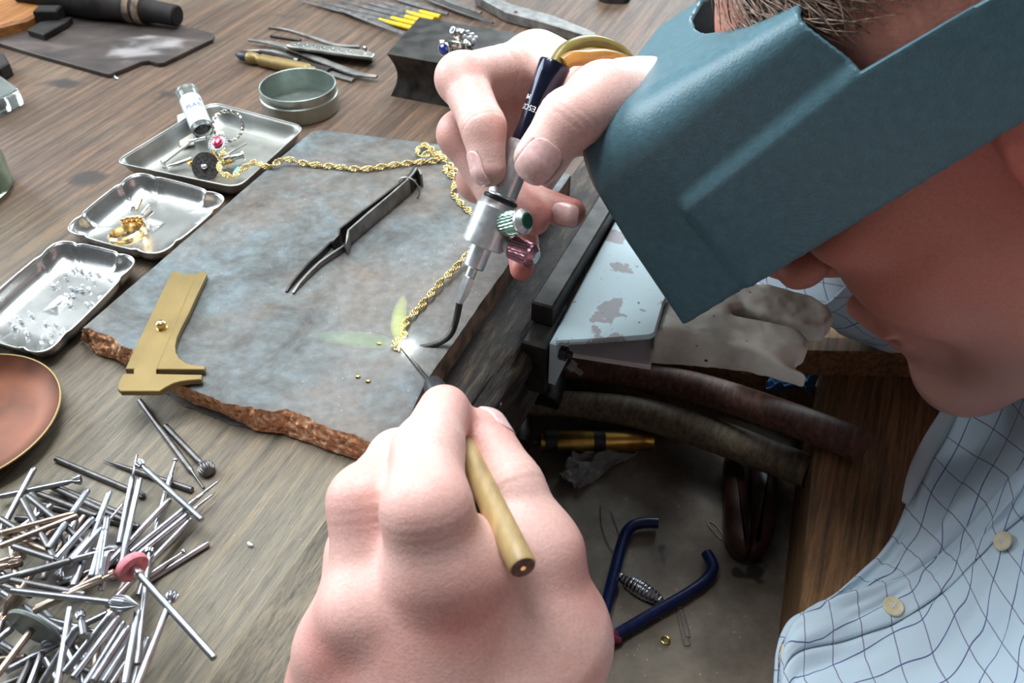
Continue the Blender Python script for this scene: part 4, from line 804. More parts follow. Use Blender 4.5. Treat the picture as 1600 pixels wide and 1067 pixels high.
# open round tin
tn = thing('round_tin', 'open round tin without its lid standing behind the far tray', 'tin', tuple(G(471, 165, 0)))
tc_ = G(471, 170, 0); RT_ = .0252
o = obj('can', lathe(tc_ + Z3 * .0005, tc_ + Z3, [(0, RT_ * .5), (0, RT_ * .985), (.0012, RT_), (.0098, RT_), (.0102, RT_ * 1.008), (.0106, RT_ * 1.008), (.0112, RT_ * .985), (.0165, RT_ * .985), (.0170, RT_ * .975), (.0168, RT_ * .955), (.0015, RT_ * .955), (.0012, RT_ * .5), (.0012, .0002)], 64, cap=False), 'tin', tn, sharp=28)
obj('rolled_rim', torus(tc_ + Z3 * .0170, Z3, RT_ * .970, .0005, 64, 8), 'tin', tn)
# group of tools left of the block
def zb(X, Y): return (X / 5.333 + 350, Y / 5.333)
def blade(name, label, cat, pts, w, th, mat, z0=.0, zt=None):
    P = np.array([G(*zb(x, y), z0 + th / 2) for x, y in pts]); P = spline(P, 6); k = len(P); wi = np.interp(np.linspace(0, 1, k), np.linspace(0, 1, len(w)), w)
    if zt is not None: P[:, 2] += np.linspace(0, zt, k)
    t = thing(name, label, cat, tuple(P.mean(0) * np.array([1, 1, 0]) + Z3 * z0)); V = []
    for i in range(k):
        d = nrm(P[min(i + 1, k - 1)] - P[max(i - 1, 0)]); s = np.cross(Z3, d) * wi[i] / 2
        V += [P[i] - s + Z3 * th / 4, P[i] + Z3 * th / 2, P[i] + s + Z3 * th / 4, P[i] + s - Z3 * th / 4, P[i] - Z3 * th / 2, P[i] - s - Z3 * th / 4]
    F = [tuple(range(6)), tuple(range(6 * k - 1, 6 * k - 7, -1))] + [(6 * i + j, 6 * i + 6 + j, 6 * i + 6 + (j + 1) % 6, 6 * i + (j + 1) % 6) for i in range(k - 1) for j in range(6)]
    obj('blade', (np.array(V), F), mat, t, sharp=30); return t
blade('graver', 'slim steel tool with a hooked thin end, rearmost of the tool group behind the tin', 'tool', [(370, 232), (520, 250), (700, 300), (930, 375), (1130, 388)], [.0006, .0016, .003, .0034, .003], .0022, 'tool_steel', .0)
blade('graver', 'short dark tapered tool just in front of the rearmost one behind the tin', 'tool', [(385, 302), (520, 320), (640, 335)], [.0007, .002, .003], .0022, 'dark_steel', .0)
kf = thing('pocket_knife', 'silver pocket knife with engraved sides lying behind the tin', 'knife', tuple(G(*zb(900, 440), 0)))
ko = [(520, 372), (560, 345), (700, 345), (850, 372), (1050, 400), (1200, 418), (1255, 445), (1235, 472), (1050, 452), (850, 425), (680, 400), (560, 388)]
for zz_, mt in ((.0095, 'silver'), (.0066, 'tool_steel'), (.0044, 'tool_steel')):
    o = obj('scale' if mt == 'silver' else 'liner', prism([G(*zb(x, y + (0 if mt == 'silver' else 12)), zz_) for x, y in ko], .0026 if mt == 'silver' else .0016, Z3, .0005), M['silver_dull'] if mt == 'silver' else mt, kf, sharp=30)
sb_ = obj('scale', prism([G(*zb(x, y + 22), .0024) for x, y in ko], .0020, Z3, .0004), 'silver', kf, sharp=30)
obj('bolster_pin', lathe(G(*zb(1175, 410), .0095), G(*zb(1175, 395), .013), [(0, .0016), (.003, .0016), (.0034, .0008)], 12), 'chrome', kf)
for k in range(7): obj('engraving', torus(G(*zb(610 + k * 72, 368 + k * 10), .0096), Z3, .0016, .0004, 12, 6), 'silver', kf)
blade('graver', 'broad flat grey steel blade running in front of the pocket knife', 'tool', [(205, 335), (420, 365), (620, 425), (850, 520), (1100, 610), (1275, 640)], [.0015, .0055, .006, .006, .006, .003], .0022, 'tool_steel', .0026)
blade('graver', 'flat grey steel blade with a rounded end nearest the tin', 'tool', [(190, 425), (420, 430), (600, 505), (850, 600), (1080, 668)], [.0015, .004, .005, .006, .005], .0022, 'tool_steel', .0002)
bk = blade('graver', 'black handled tool with a bright collar beside the brass pin vise', 'tool', [(300, 440), (480, 475), (610, 520), (750, 560), (880, 595)], [.002, .0035, .0045, .007, .007], .0045, 'black_iron', .0002)
obj('collar', lathe(G(*zb(596, 518), .0026), G(*zb(650, 530), .0026), [(0, .0034), (.003, .0034)], 14), 'chrome', bk)
pv = thing('pin_vise', 'brass pin vise with a knurled grip and black tip left of the tin', 'pin vise', tuple(G(*zb(460, 530), 0)))
a_ = G(*zb(95, 452), .0045); b_ = G(*zb(765, 600), .0045); Lp = dist(a_, b_); pvn = 40
obj('body', lathe(a_, b_, [(Lp * .16, .0034), (Lp * .17, .0042), (Lp * .20, .0046), (Lp * .26, .0042), (Lp * .29, .0034), (Lp * .32, .0036), (Lp * .34, .0044), (Lp * .5, .0045)] + [(Lp * (.5 + .4 * i / 20), .0045 + .00025 * (i % 2)) for i in range(21)] + [(Lp * .91, .0043), (Lp * .93, .0034), (Lp * .97, .0034), (Lp, .0028)], 28), 'brass', pv, sharp=22)
obj('tip', lathe(a_, b_, [(0, .0006), (.002, .0018), (Lp * .08, .0036), (Lp * .16, .0036), (Lp * .165, .003)], 20), 'black_rubber', pv)['label'] = 'black tapered tip'
# needle files with yellow handles ends
for i, (x0, y0, x1, y1, yel) in enumerate([(470, 1, 660, 48, 1), (492, 0, 664, 41, 1), (530, 0, 668, 35, 1), (560, 0, 676, 30, 1), (586, 0, 686, 26, 1), (520, 10, 640, 56, 0), (600, -8, 700, 22, 0), (640, -12, 770, 36, 0), (665, -12, 752, 20, 0)]):
    z_ = .0022 + (i % 3) * .0008; a_ = G(x0, y0, z_); b_ = G(x1, y1, z_); Lf = dist(a_, b_)
    labs = ['needle file with a yellow end nearest the camera in the row of files', 'needle file with a yellow end, second from the camera in the row', 'needle file with a yellow end in the middle of the row', 'needle file with a yellow end, fourth from the camera in the row', 'needle file with a yellow end farthest back in the row', 'plain grey file lying in front of the yellow-ended files', 'plain grey file just behind the yellow-ended files', 'dark thin file reaching right behind the steel block', 'plain file at the top of the picture behind all the others']
    t = thing('needle_file', labs[i], 'file', tuple(b_ * np.array([1, 1, 0])))
    obj('blade', tube([a_, a_ + (b_ - a_) * .3, a_ + (b_ - a_) * .62, b_], [.0006, .0024, .0028, .0014], 8, flat=(1, .6), up=Z3), 'file_steel' if i != 7 else 'dark_steel', t, sharp=40)
    if yel: obj('handle_end', tube([a_ + (b_ - a_) * (.66 + .05 * (i % 3)), b_ + (b_ - a_) * .02], [.0022, .0024], 10, flat=(1, .8), up=Z3), 'yellow', t, sharp=50)
# long dark steel tool and bits at the top edge
lt = thing('long_tool', 'long dark steel bar tool with a narrow tip lying behind the torch hoses', 'tool', tuple(G(840, 30, 0)))
obj('bar', prism([G(742, -8, .009), G(752, -14, .009), G(800, 6, .009), G(865, 24, .009), G(930, 50, .009), G(934, 57, .009), G(918, 55, .009), G(850, 34, .009), G(790, 18, .009)], .0085, Z3, .0008), 'tool_steel', lt); obj('pivot', lathe(G(806, 20, .0091), G(806, 20, .02), [(0, .0018), (.0008, .0016)], 14), 'chrome', lt)
kb = thing('black_knob', 'round black knob-like object at the top edge of the picture by the visor', 'knob', tuple(G(960, -4, 0)))
obj('knob', lathe(G(960, -6, 0), G(960, -6, .1), [(0, .010), (.004, .0135), (.012, .0130), (.016, .0095), (.017, .004)], 28), 'black_iron', kb)
# sooty rod and bracket over a dark plate, back left
sp = thing('sooty_plate', 'dark sooty metal plate with a white burnt patch at the back left of the bench', 'plate', tuple(G(160, 80, 0)))
po = obj('plate', prism([G(x, y, .0035) for x, y in [(-60, 48), (40, 14), (130, 12), (230, 24), (334, 52), (332, 60), (256, 97), (246, 98), (232, 94), (222, 95), (172, 115), (164, 114), (60, 85), (0, 67)]], .0033, Z3, .0005), 'black_iron', sp)
mp, nt, p = new_mat('sooty_plate'); v = coords(nt, (1, 2.2, 1), -.35); n1 = N(nt, 'ShaderNodeTexNoise', Scale=28, Detail=8.0, Distortion=.6); nt.links.new(v, n1.inputs['Vector'])
r1 = ramp(nt, n1.outputs[0], [(.3, srgb(44, 38, 36)), (.55, srgb(72, 62, 58)), (.75, srgb(104, 92, 88))])
tcn = nt.nodes.new('ShaderNodeTexCoord'); vm = N(nt, 'ShaderNodeVectorMath', operation='DISTANCE'); nt.links.new(tcn.outputs['Object'], vm.inputs[0]); vm.inputs[1].default_value = tuple(G(226, 73, .0035) - ORG[sp.name])
na = N(nt, 'ShaderNodeMath', operation='MULTIPLY_ADD'); nt.links.new(n1.outputs[0], na.inputs[0]); na.inputs[1].default_value = -.05; nt.links.new(vm.outputs['Value'], na.inputs[2])
na.inputs[1].default_value = -.03; rp_ = ramp(nt, na.outputs[0], [(.0, (1, 1, 1)), (.010, (0, 0, 0))]); nt.links.new(mixc(nt, mixc(nt, 1.0, rp_.outputs[0], ramp(nt, n1.outputs[0], [(.4, (.15, .15, .15)), (.6, (.9, .9, .9))]).outputs[0], 'MULTIPLY'), r1.outputs[0], srgb(150, 146, 146)), p.inputs['Base Color']); p.inputs['Roughness'].default_value = .55
po.data.materials.clear(); po.data.materials.append(mp)
rd_ = thing('mandrel_rod', 'thick sooty black rod on a bracket lying over the dark plate at the back left', 'rod', tuple(G(110, 40, .004)))
a_ = G(38, -22, .020); b_ = G(278, 25, .0125); Lr = dist(a_, b_)
obj('rod', lathe(a_, b_, [(0, .0150), (Lr * .45, .0150), (Lr * .55, .0135), (Lr * .66, .0110), (Lr * .69, .0118), (Lr * .72, .0105), (Lr * .74, .0112), (Lr * .80, .0098), (Lr * .86, .0082), (Lr - .001, .0080), (Lr, .0070)], 30), 'black_iron', rd_, sharp=40)
for u_ in (.70, .76): obj('pale_band', lathe(a_ + (b_ - a_) * u_, b_, [(0, .0113), (.0004, .0121), (.005, .0116), (.0054, .0106)], 30, cap=False), 'slab_side', rd_)['label'] = 'pale dusty band round the rod'
obj('bracket', prism([G(42, 46, .0085), G(62, 34, .0085), G(112, 26, .0085), (G(104, 34, .0085)), G(68, 54, .0085)], .0048, Z3, .0006), 'black_iron', rd_)
obj('bracket_post', box(G(82, 36, .004), RT, np.array([0, 1., 0]), Z3, .009, .006, .012, .001), 'black_iron', rd_)
ob = thing('oak_block', 'golden oak board standing at the back left corner behind the sooty rod', 'board', tuple(G(20, 40, 0)))
obj('board', prism([G(x, y, .012) for x, y in [(-90, -30), (60, -30), (66, 4), (60, 20), (40, 30), (-90, 62)]], .0118, Z3, .002), 'oak', ob)
sbk = obj('dark_block', prism([G(x, y, .010) for x, y in [(-40, 78), (6, 83), (14, 97), (0, 106), (-40, 108)]], .0098, Z3, .001), 'black_iron', loc=tuple(G(-10, 95, 0))); tag(sbk, 'small dark block at the left edge above the clear box', 'block')
cbx = thing('clear_box', 'small clear plastic compartment box at the left edge of the bench', 'box', tuple(G(0, 150, 0)))
q0, q1, q2, q3 = G(-60, 140, .012), G(-10, 112, .012), G(20, 122, .012), G(-30, 152, .012)
q1 = G(0, 118, .012); q2 = G(28, 138, .012); q3 = G(-30, 168, .012); q0 = G(-60, 145, .012)
obj('lid', prism([q0, q1, q2, q3], .0015, Z3, .0003), 'clear', cbx)
obj('tray', prism([q - Z3 * .0016 for q in (q0, q1, q2, q3)], .0100, Z3, .0005), 'clear', cbx)
for u_ in (.33, .66): obj('divider', prism([q3 + (q2 - q3) * u_ - Z3 * .002, q3 + (q2 - q3) * (u_ + .03) - Z3 * .002, q0 + (q1 - q0) * (u_ + .03) - Z3 * .002, q0 + (q1 - q0) * u_ - Z3 * .002], .009, Z3), 'clear', cbx)
obj('contents', ball(q3 + (q2 - q3) * .5 + (q0 - q3) * .3 - Z3 * .007, .004, 6), 'paper_grey', cbx)
gj = thing('glass_jar', 'rounded greenish glass jar just inside the left edge of the picture', 'jar', tuple(G(-48, 300, 0)))
jc = G(-52, 305, 0); obj('wall', lathe(jc, jc + Z3, [(.0003, .005), (.0005, .022), (.004, .026), (.020, .0265), (.030, .024), (.034, .020), (.038, .020), (.038, .0185), (.033, .0185), (.028, .022), (.005, .0245), (.003, .005)], 48, cap=False), 'glass', gj)
cp = thing('copper_dish', 'shallow brown copper dish at the left edge beside the burs', 'dish', tuple(G(-60, 660, 0)))
dcx = G(-62, 655, .008); obj('dish', lathe(dcx - Z3 * .0078, dcx, [(0, .010), (.0002, .028), (.004, .036), (.0078, .0395), (.0084, .0397), (.0086, .0390), (.0050, .0350), (.0016, .027), (.0014, .0)], 72, cap=False), 'copper', cp, sharp=50)
obj('bright_rim', torus(dcx + Z3 * .0006, Z3, .0394, .0005, 72, 8), 'brass', cp)
# small wood-top crumbs
for i, (x, y, l) in enumerate([(182, 122, 'curled white shaving on the bench below the sooty plate'), (391, 851, 'pale chip of wood on the bench right of the burs')]):
    o = obj('shaving', tube(spline([G(x - 3, y - 3, .0006), G(x, y, .001), G(x + 3, y + 1, .0007)], 4), .0006, 6), 'white_ink', loc=tuple(G(x, y, 0))); tag(o, l, 'shaving')
# ================================================================== BURS heaped on the bench
HEADS = {   # profile beyond the shank end (metres along, radius); flutes = number of ribs
 'plain': ([], 0), 'ball': ([(0, .0009), (.0015, .0008)] + [(.0015 + .0044 * (1 - math.cos(math.pi * i / 12)) / 2, max(.0001, .0022 * math.sin(math.pi * i / 12))) for i in range(1, 13)], 14),
 'bigball': ([(0, .0010), (.0012, .0010)] + [(.0012 + .0066 * (1 - math.cos(math.pi * i / 14)) / 2, max(.0001, .0035 * math.sin(math.pi * i / 14))) for i in range(1, 15)], 18),
 'small': ([(0, .0009), (.006, .0005), (.0075, .0005)] + [(.0075 + .0018 * (1 - math.cos(math.pi * i / 8)) / 2, max(.0001, .0010 * math.sin(math.pi * i / 8))) for i in range(1, 9)], 8),
 'drill': ([(0, .0010), (.002, .0008), (.004, .0006), (.010, .0006), (.012, .0002)], 4), 'needle': ([(0, .0011), (.006, .0008), (.014, .0001)], 0),
 'step': ([(0, .0010), (.0012, .0005), (.011, .0004), (.0115, .0006), (.012, .0001)], 0), 'cone': ([(0, .0008), (.0012, .0011), (.0018, .0026), (.0050, .0027), (.0060, .0024), (.0100, .0002)], 20),
 'inv': ([(0, .0008), (.0016, .0008), (.002, .0013), (.0040, .0021), (.0046, .0019), (.0047, .0001)], 12), 'bud': ([(0, .0009), (.0012, .0007), (.0016, .0013), (.003, .0017), (.0050, .0012), (.006, .0002)], 12),
 'wheel': ([(0, .0008), (.002, .0008), (.0022, .0016), (.0036, .0017), (.0038, .0001)], 10) }
BME = {}
def bur_meshes(kind, Lb, mat):
    key = (kind, round(Lb, 3), mat)
    if key not in BME:
        hp, fl_ = HEADS[kind]; hl = max([t for t, r in hp], default=0); Ls = Lb - hl
        v, f = lathe((0, 0, 0), (0, 0, 1), [(0, .00085), (.0003, .00118), (Ls - .002, .00118), (Ls - .0004, .0011 if hp else .00118), (Ls, .0010 if hp else .0009)], 14)
        ms = mesh('shank', v, f, True, 40); ms.materials.append(M[mat]); mh = None
        if hp:
            nn = fl_ * 3 if fl_ else 14; v, f = lathe((0, 0, Ls), (0, 0, 1), hp, nn)
            if fl_:
                v = np.array(v); a = np.arctan2(v[:, 1], v[:, 0]) * 1.0; rr_ = np.hypot(v[:, 0], v[:, 1]); j = (np.arange(len(v)) % nn) % 3; k = np.where((rr_ > .0009) & (j == 0), .86, 1.0); tw = (v[:, 2] - Ls) * (0 if kind == 'cone' else 70)
                c_, s_ = np.cos(tw), np.sin(tw); v = np.stack([(v[:, 0] * c_ - v[:, 1] * s_) * k, (v[:, 0] * s_ + v[:, 1] * c_) * k, v[:, 2]], -1)
            mh = mesh('cutting_head', v, f, True, 25); mh.materials.append(M[mat])
        BME[key] = (ms, mh)
    return BME[key]
placed = []; auto = []; auto_obj = []
def put_bur(s, h, kind, mat, label, group=None, full=True, zbase=.0013, cat='bur'):
    """s = pixel of the shank end, h = pixel of the head end"""
    S = G(*s, .004); H = G(*h, .004); Lb = dist(S, H)
    if not full and Lb < .043:      # partly buried: the real length carries on from the named end
        d = nrm(H - S); Lb = .0435; (S, H) = (S, S + d * Lb) if full is None else (H - d * Lb, H)
    hr = max([r for t, r in HEADS[kind][0]], default=.0012); z = [zbase, max(zbase, hr * .7)]
    for (a, b, za, zb_) in placed:
        A = np.array([[H[0] - S[0], a[0] - b[0]], [H[1] - S[1], a[1] - b[1]]]); dt = np.linalg.det(A)
        if abs(dt) < 1e-9: continue
        t, u_ = np.linalg.solve(A, np.array([a[0] - S[0], a[1] - S[1]]))
        if 0 <= t <= 1 and 0 <= u_ <= 1:
            zc = za + (zb_ - za) * u_ + .0024; k = z[0] + (z[1] - z[0]) * t
            if k < zc: up_ = min(.026, zc) - k; z[0] += up_ * (1.25 - t * .6) * .9; z[1] += up_ * (.65 + t * .6) * .9
    S2 = G(*s, z[0]); H2 = G(*h, z[1])
    if full is not True and dist(S2, H2) < .043:
        d = nrm(H2 - S2); (S2, H2) = (S2, S2 + d * .0435) if full is None else (H2 - d * .0435, H2)
    if min(S2[2], H2[2]) < .0012: S2[2] = max(S2[2], .0012); H2[2] = max(H2[2], .0012)
    placed.append((S2[:2], H2[:2], S2[2], H2[2])); Lb = dist(S2, H2); ms, mh = bur_meshes(kind, Lb, mat)
    if label == PL or label == BUR:
        dx, dy = h[0] - s[0], s[1] - h[1]; an = math.degrees(math.atan2(dy, dx)) % 180; mx, my = (h[0] + s[0]) / 2, (h[1] + s[1]) / 2
        tone = {'bur_steel': 'bright', 'bur_grey': 'dull grey', 'bur_warm': 'warm-toned'}[mat]; hd = {'plain': 'plain', 'small': 'ball-tipped', 'bud': 'bud-headed', 'inv': 'flared', 'step': 'stepped', 'cone': 'cone-headed', 'wheel': 'wheel-headed'}.get(kind, 'cut')
        lean = 'lying level' if an < 14 or an > 166 else 'slanting up right' if an < 62 else 'nearly upright' if an < 118 else 'slanting up left'
        where = ('top' if my < 835 else 'middle' if my < 950 else 'bottom') + ' ' + ('left' if mx < 55 else 'centre' if mx < 120 else 'right'); label = f"{tone} {hd} bur, {lean}, {'buried ' if label == BUR else ''}at {where} of heap"; auto.append((label, mx))
    t = thing('rotary_bur', label, cat, tuple(S2), group)
    if len(auto) > len(auto_obj): auto_obj.append(t)
    t.rotation_euler = Vector(H2 - S2).to_track_quat('Z', 'Y').to_euler()
    for m_ in (ms, mh):
        if m_ is not None: o = bpy.data.objects.new(m_.name.split('.')[0], m_); C.objects.link(o); o.parent = t
    return t, S2, H2
def z6(X, Y): return (X / 2.285, 600 + Y / 2.285)
GRP = 'steel burs in the heap'; BUR = 'buried'; PL = 'plain grey steel bur shank lying among others in the heap at bottom left'
# underlying layer, seen only in gaps
for i in range(34):
    x, y = rng.uniform(-30, 190), rng.uniform(800, 1090)
    if x > 60 + (y - 760) * .8: x *= .5
    a = rng.uniform(0, math.pi); L_ = 62; put_bur((x - L_ * math.cos(a), y - L_ * math.sin(a) * .8), (x + L_ * math.cos(a), y + L_ * math.sin(a) * .8), ['plain', 'small', 'bud', 'plain', 'inv'][i % 5], ['bur_grey', 'bur_steel', 'bur_steel', 'bur_warm'][i % 4], BUR, GRP)
L1 = [  # shank end, head end (coordinates of a 2.285x enlargement), kind, material, label, full
 ((590, 148), (752, 318), 'bigball', 'bur_grey', 'steel bur with a big ribbed round head lying apart from the heap', True),
 ((498, 58), (730, 374), 'step', 'bur_grey', 'long bur with a stepped tip lying from the caliper towards the big round head', True),
 ((198, 266), (520, 402), 'bud', 'bur_grey', 'dull grey bur along the top of the heap, its tiny head at right', True),
 ((688, 378), (366, 270), 'needle', 'bur_grey', 'needle-pointed bur at the top of the heap pointing left', True),
 ((150, 430), (320, 470), 'plain', 'bur_grey', PL, None), ((175, 362), (495, 512), 'plain', 'bur_grey', PL, True), ((215, 372), (450, 470), 'plain', 'bur_grey', PL, True), ((120, 385), (345, 472), 'plain', 'bur_grey', PL, True),
 ((100, 400), (200, 482), 'plain', 'bur_grey', PL, None), ((80, 412), (128, 500), 'plain', 'bur_grey', PL, None), ((200, 628), (45, 578), 'plain', 'bur_grey', PL, True), ((0, 480), (130, 560), 'plain', 'bur_grey', PL, True), ((-20, 520), (180, 600), 'plain', 'bur_warm', PL, True),
 ((560, 500), (628, 265), 'small', 'bur_steel', 'slender bur with a tiny ball head, left of the big ribbed round head', False),
 ((545, 560), (590, 385), 'step', 'bur_steel', 'thin stepped bur half hidden under the crossing bur in the heap', False),
 ((465, 602), (787, 340), 'drill', 'bur_steel', 'polished drill bit pointing up right towards the big round head', True),
 ((478, 622), (768, 386), 'drill', 'bur_steel', 'polished drill bit beside the longer one, just below it', True),
 ((545, 625), (682, 482), 'plain', 'bur_steel', 'polished shank below the two drill bits', False),
 ((722, 486), (494, 280), 'inv', 'bur_steel', 'bur with a flared head crossing over the two polished drill bits', True),
 ((378, 652), (607, 412), 'plain', 'bur_steel', 'straight polished bur left of the drill bits, sloping up right', True),
 ((425, 572), (489, 252), 'step', 'bur_steel', 'upright bur with a thin stepped tip at the top of the heap', True),
 ((445, 578), (499, 338), 'plain', 'bur_steel', 'upright plain bur right against the stepped one', False),
 ((330, 545), (392, 384), 'plain', 'bur_steel', 'plain bur end pointing up, left of the upright pair', False), ((170, 590), (314, 378), 'plain', 'bur_steel', PL, True),
 ((0, 402), (290, 340), 'inv', 'bur_steel', 'bur with a flared head lying across the upper left of the heap', True),
 ((-5, 540), (124, 298), 'plain', 'bur_steel', 'bright plain bur crossing over the flared one at the left edge', True),
 ((10, 532), (268, 462), 'plain', 'bur_warm', PL, True), ((0, 580), (278, 470), 'plain', 'bur_warm', 'warm-toned plain bur on top at the left of the heap', True),
 ((200, 626), (334, 476), 'plain', 'bur_steel', PL, True), ((235, 645), (345, 520), 'plain', 'bur_steel', PL, True), ((350, 690), (384, 470), 'plain', 'bur_steel', PL, True), ((325, 690), (375, 520), 'plain', 'bur_steel', PL, True),
 ((245, 648), (440, 428), 'step', 'bur_steel', PL, True), ((290, 620), (422, 584), 'bud', 'bur_steel', 'bur with a small bud head in the middle of the heap', False),
 ((520, 708), (748, 566), 'plain', 'bur_steel', 'thick plain bur sticking out to the right of the heap', True), ((520, 692), (664, 592), 'small', 'bur_steel', 'thin bur with a tiny head lying along the thick one at the right', True),
 ((255, 715), (296, 640), 'plain', 'bur_steel', PL, True), ((360, 740), (385, 600), 'plain', 'bur_steel', PL, True), ((0, 705), (252, 630), 'plain', 'bur_grey', 'dull plain bur crossing the left of the heap above the cone bur', True),
 ((-40, 650), (84, 608), 'inv', 'bur_warm', PL, True), ((-40, 668), (80, 628), 'bud', 'bur_warm', PL, True), ((120, 812), (412, 676), 'wheel', 'bur_warm', 'warm-toned bur running up to the pink wheel', True), ((130, 800), (366, 688), 'plain', 'bur_warm', PL, True),
 ((40, 700), (304, 752), 'plain', 'bur_grey', 'dark plain bur lying just above the cone bur', True),
 ((300, 1080), (440, 850), 'plain', 'bur_steel', PL, True), ((230, 1032), (404, 812), 'plain', 'bur_steel', PL, True), ((260, 1050), (424, 830), 'plain', 'bur_steel', PL, True), ((330, 1062), (458, 866), 'plain', 'bur_steel', PL, True), ((360, 1070), (472, 898), 'plain', 'bur_steel', PL, True), ((395, 1075), (484, 940), 'plain', 'bur_steel', PL, True), ((150, 1070), (280, 860), 'plain', 'bur_steel', PL, True),
 ((445, 1075), (492, 808), 'plain', 'bur_steel', 'bright plain bur running down to the bottom edge below the cone head', True), ((490, 1002), (534, 588), 'wheel', 'bur_steel', 'long upright bur with a small wheel head right of the pink wheel', True),
 ((490, 1078), (622, 740), 'ball', 'bur_steel', 'bur with a ribbed round head at the bottom right of the heap', True), ((475, 1075), (525, 910), 'plain', 'bur_steel', PL, True),
 ((205, 1078), (252, 796), 'plain', 'bur_steel', 'bright plain bur at the bottom, right of the grey disc', True),
 ((40, 738), (494, 790), 'cone', 'bur_steel', 'bur with a big ribbed cone head lying across the middle of the heap', True),
 ((300, 900), (285, 805), 'bud', 'bur_steel', PL, True), ((60, 760), (10, 830), 'cone', 'bur_warm', PL, True), ((-60, 960), (45, 870), 'plain', 'bur_steel', PL, True), ((100, 1090), (150, 960), 'plain', 'bur_steel', PL, True), ((60, 1090), (110, 985), 'plain', 'bur_grey', PL, True),
]
for s_, h_, kind, mat, lab, full in L1:
    put_bur(z6(*s_), z6(*h_), kind, mat, lab, GRP if lab == PL else None, full)
t, S2, H2 = put_bur(z6(766, 980), z6(478, 660), 'plain', 'bur_steel', 'mandrel with a pink rubber polishing wheel sticking out to the lower right', None, True, .0030, 'mandrel')
Hl = np.array([0, 0, dist(S2, H2)])
def local_part(name, vf, mat, t): o = obj(name, vf, mat, None, sharp=40); o.parent = t; return o
a_ = np.linspace(-.95, .95, 17); wv = []
for k in a_:
    c_, s_ = math.cos(k), math.sin(k); wv += [(c_ * .0052, s_ * .0068, -.0012), (c_ * .0052, s_ * .0068, .0012), (c_ * .0028 - .0004, s_ * .0046, .0012), (c_ * .0028 - .0004, s_ * .0046, -.0012)]
local_part('polishing_wheel', lathe((0, 0, Hl[2] - .0004), (0, 0, 1), [(0, .0012), (.0001, .0052), (.0008, .0056), (.0022, .0056), (.0029, .0052), (.0030, .0012)], 32), 'pink', t)['label'] = 'pink rubber wheel'
local_part('screw', lathe((0, 0, Hl[2]), (0, 0, 1), [(-.004, .0012), (-.0035, .0020), (-.0008, .0020), (-.0004, .0012)], 16), 'chrome', t)
t, S2, H2 = put_bur(z6(-10, 1040), z6(118, 872), 'plain', 'bur_warm', 'mandrel carrying a grey flat disc at the lower left of the heap', None, True, .012, 'mandrel')
local_part('disc', lathe((0, 0, dist(S2, H2) - .0005), (0, 0, 1), [(0, .001), (.0001, .0092), (.0009, .0096), (.0016, .0092), (.0017, .001)], 48), 'grey_disc', t)['label'] = 'flat grey disc'

ORD = ['leftmost', 'second', 'third', 'fourth', 'fifth', 'sixth', 'seventh', 'eighth', 'ninth', 'tenth', 'eleventh', 'twelfth', 'thirteenth']
def tell_apart(items):       # look-alikes that share a label are told apart by their order from the left
    by = {}
    for o, lab, x_ in items: by.setdefault(lab, []).append((x_, o))
    for lab, l_ in by.items():
        if len(l_) > 1:
            for k, (x_, o) in enumerate(sorted(l_, key=lambda q: q[0])): o['label'] = lab + ', ' + (ORD[k] if k == 0 else ORD[k] + ' from left')
tell_apart([(o, l, x_) for o, (l, x_) in zip(auto_obj, auto)]); tell_apart(dia)
# ================================================================== PERSON
tilt = math.radians(45); HB = np.array([-E1[1], E1[0], 0]); HF = HB * math.cos(tilt) - Z3 * math.sin(tilt); HU = HB * math.sin(tilt) + Z3 * math.cos(tilt); HL = E1.copy()
HP = D(1075, 505, .385)
def hw(q): q = np.asarray(q, float) / 1000; return HP + q[..., 0:1] * HF + q[..., 1:2] * HL + q[..., 2:3] * HU     # (forward, across, up) mm -> world
def hl(P): q = (P - HP) * 1000; return np.stack([q @ HF, q @ HL, q @ HU], -1)
MID = 72.0
per = thing('person', 'person leaning over the bench in a checked pale blue shirt, holding torch and pick', 'person', (.25, .2, -.45))
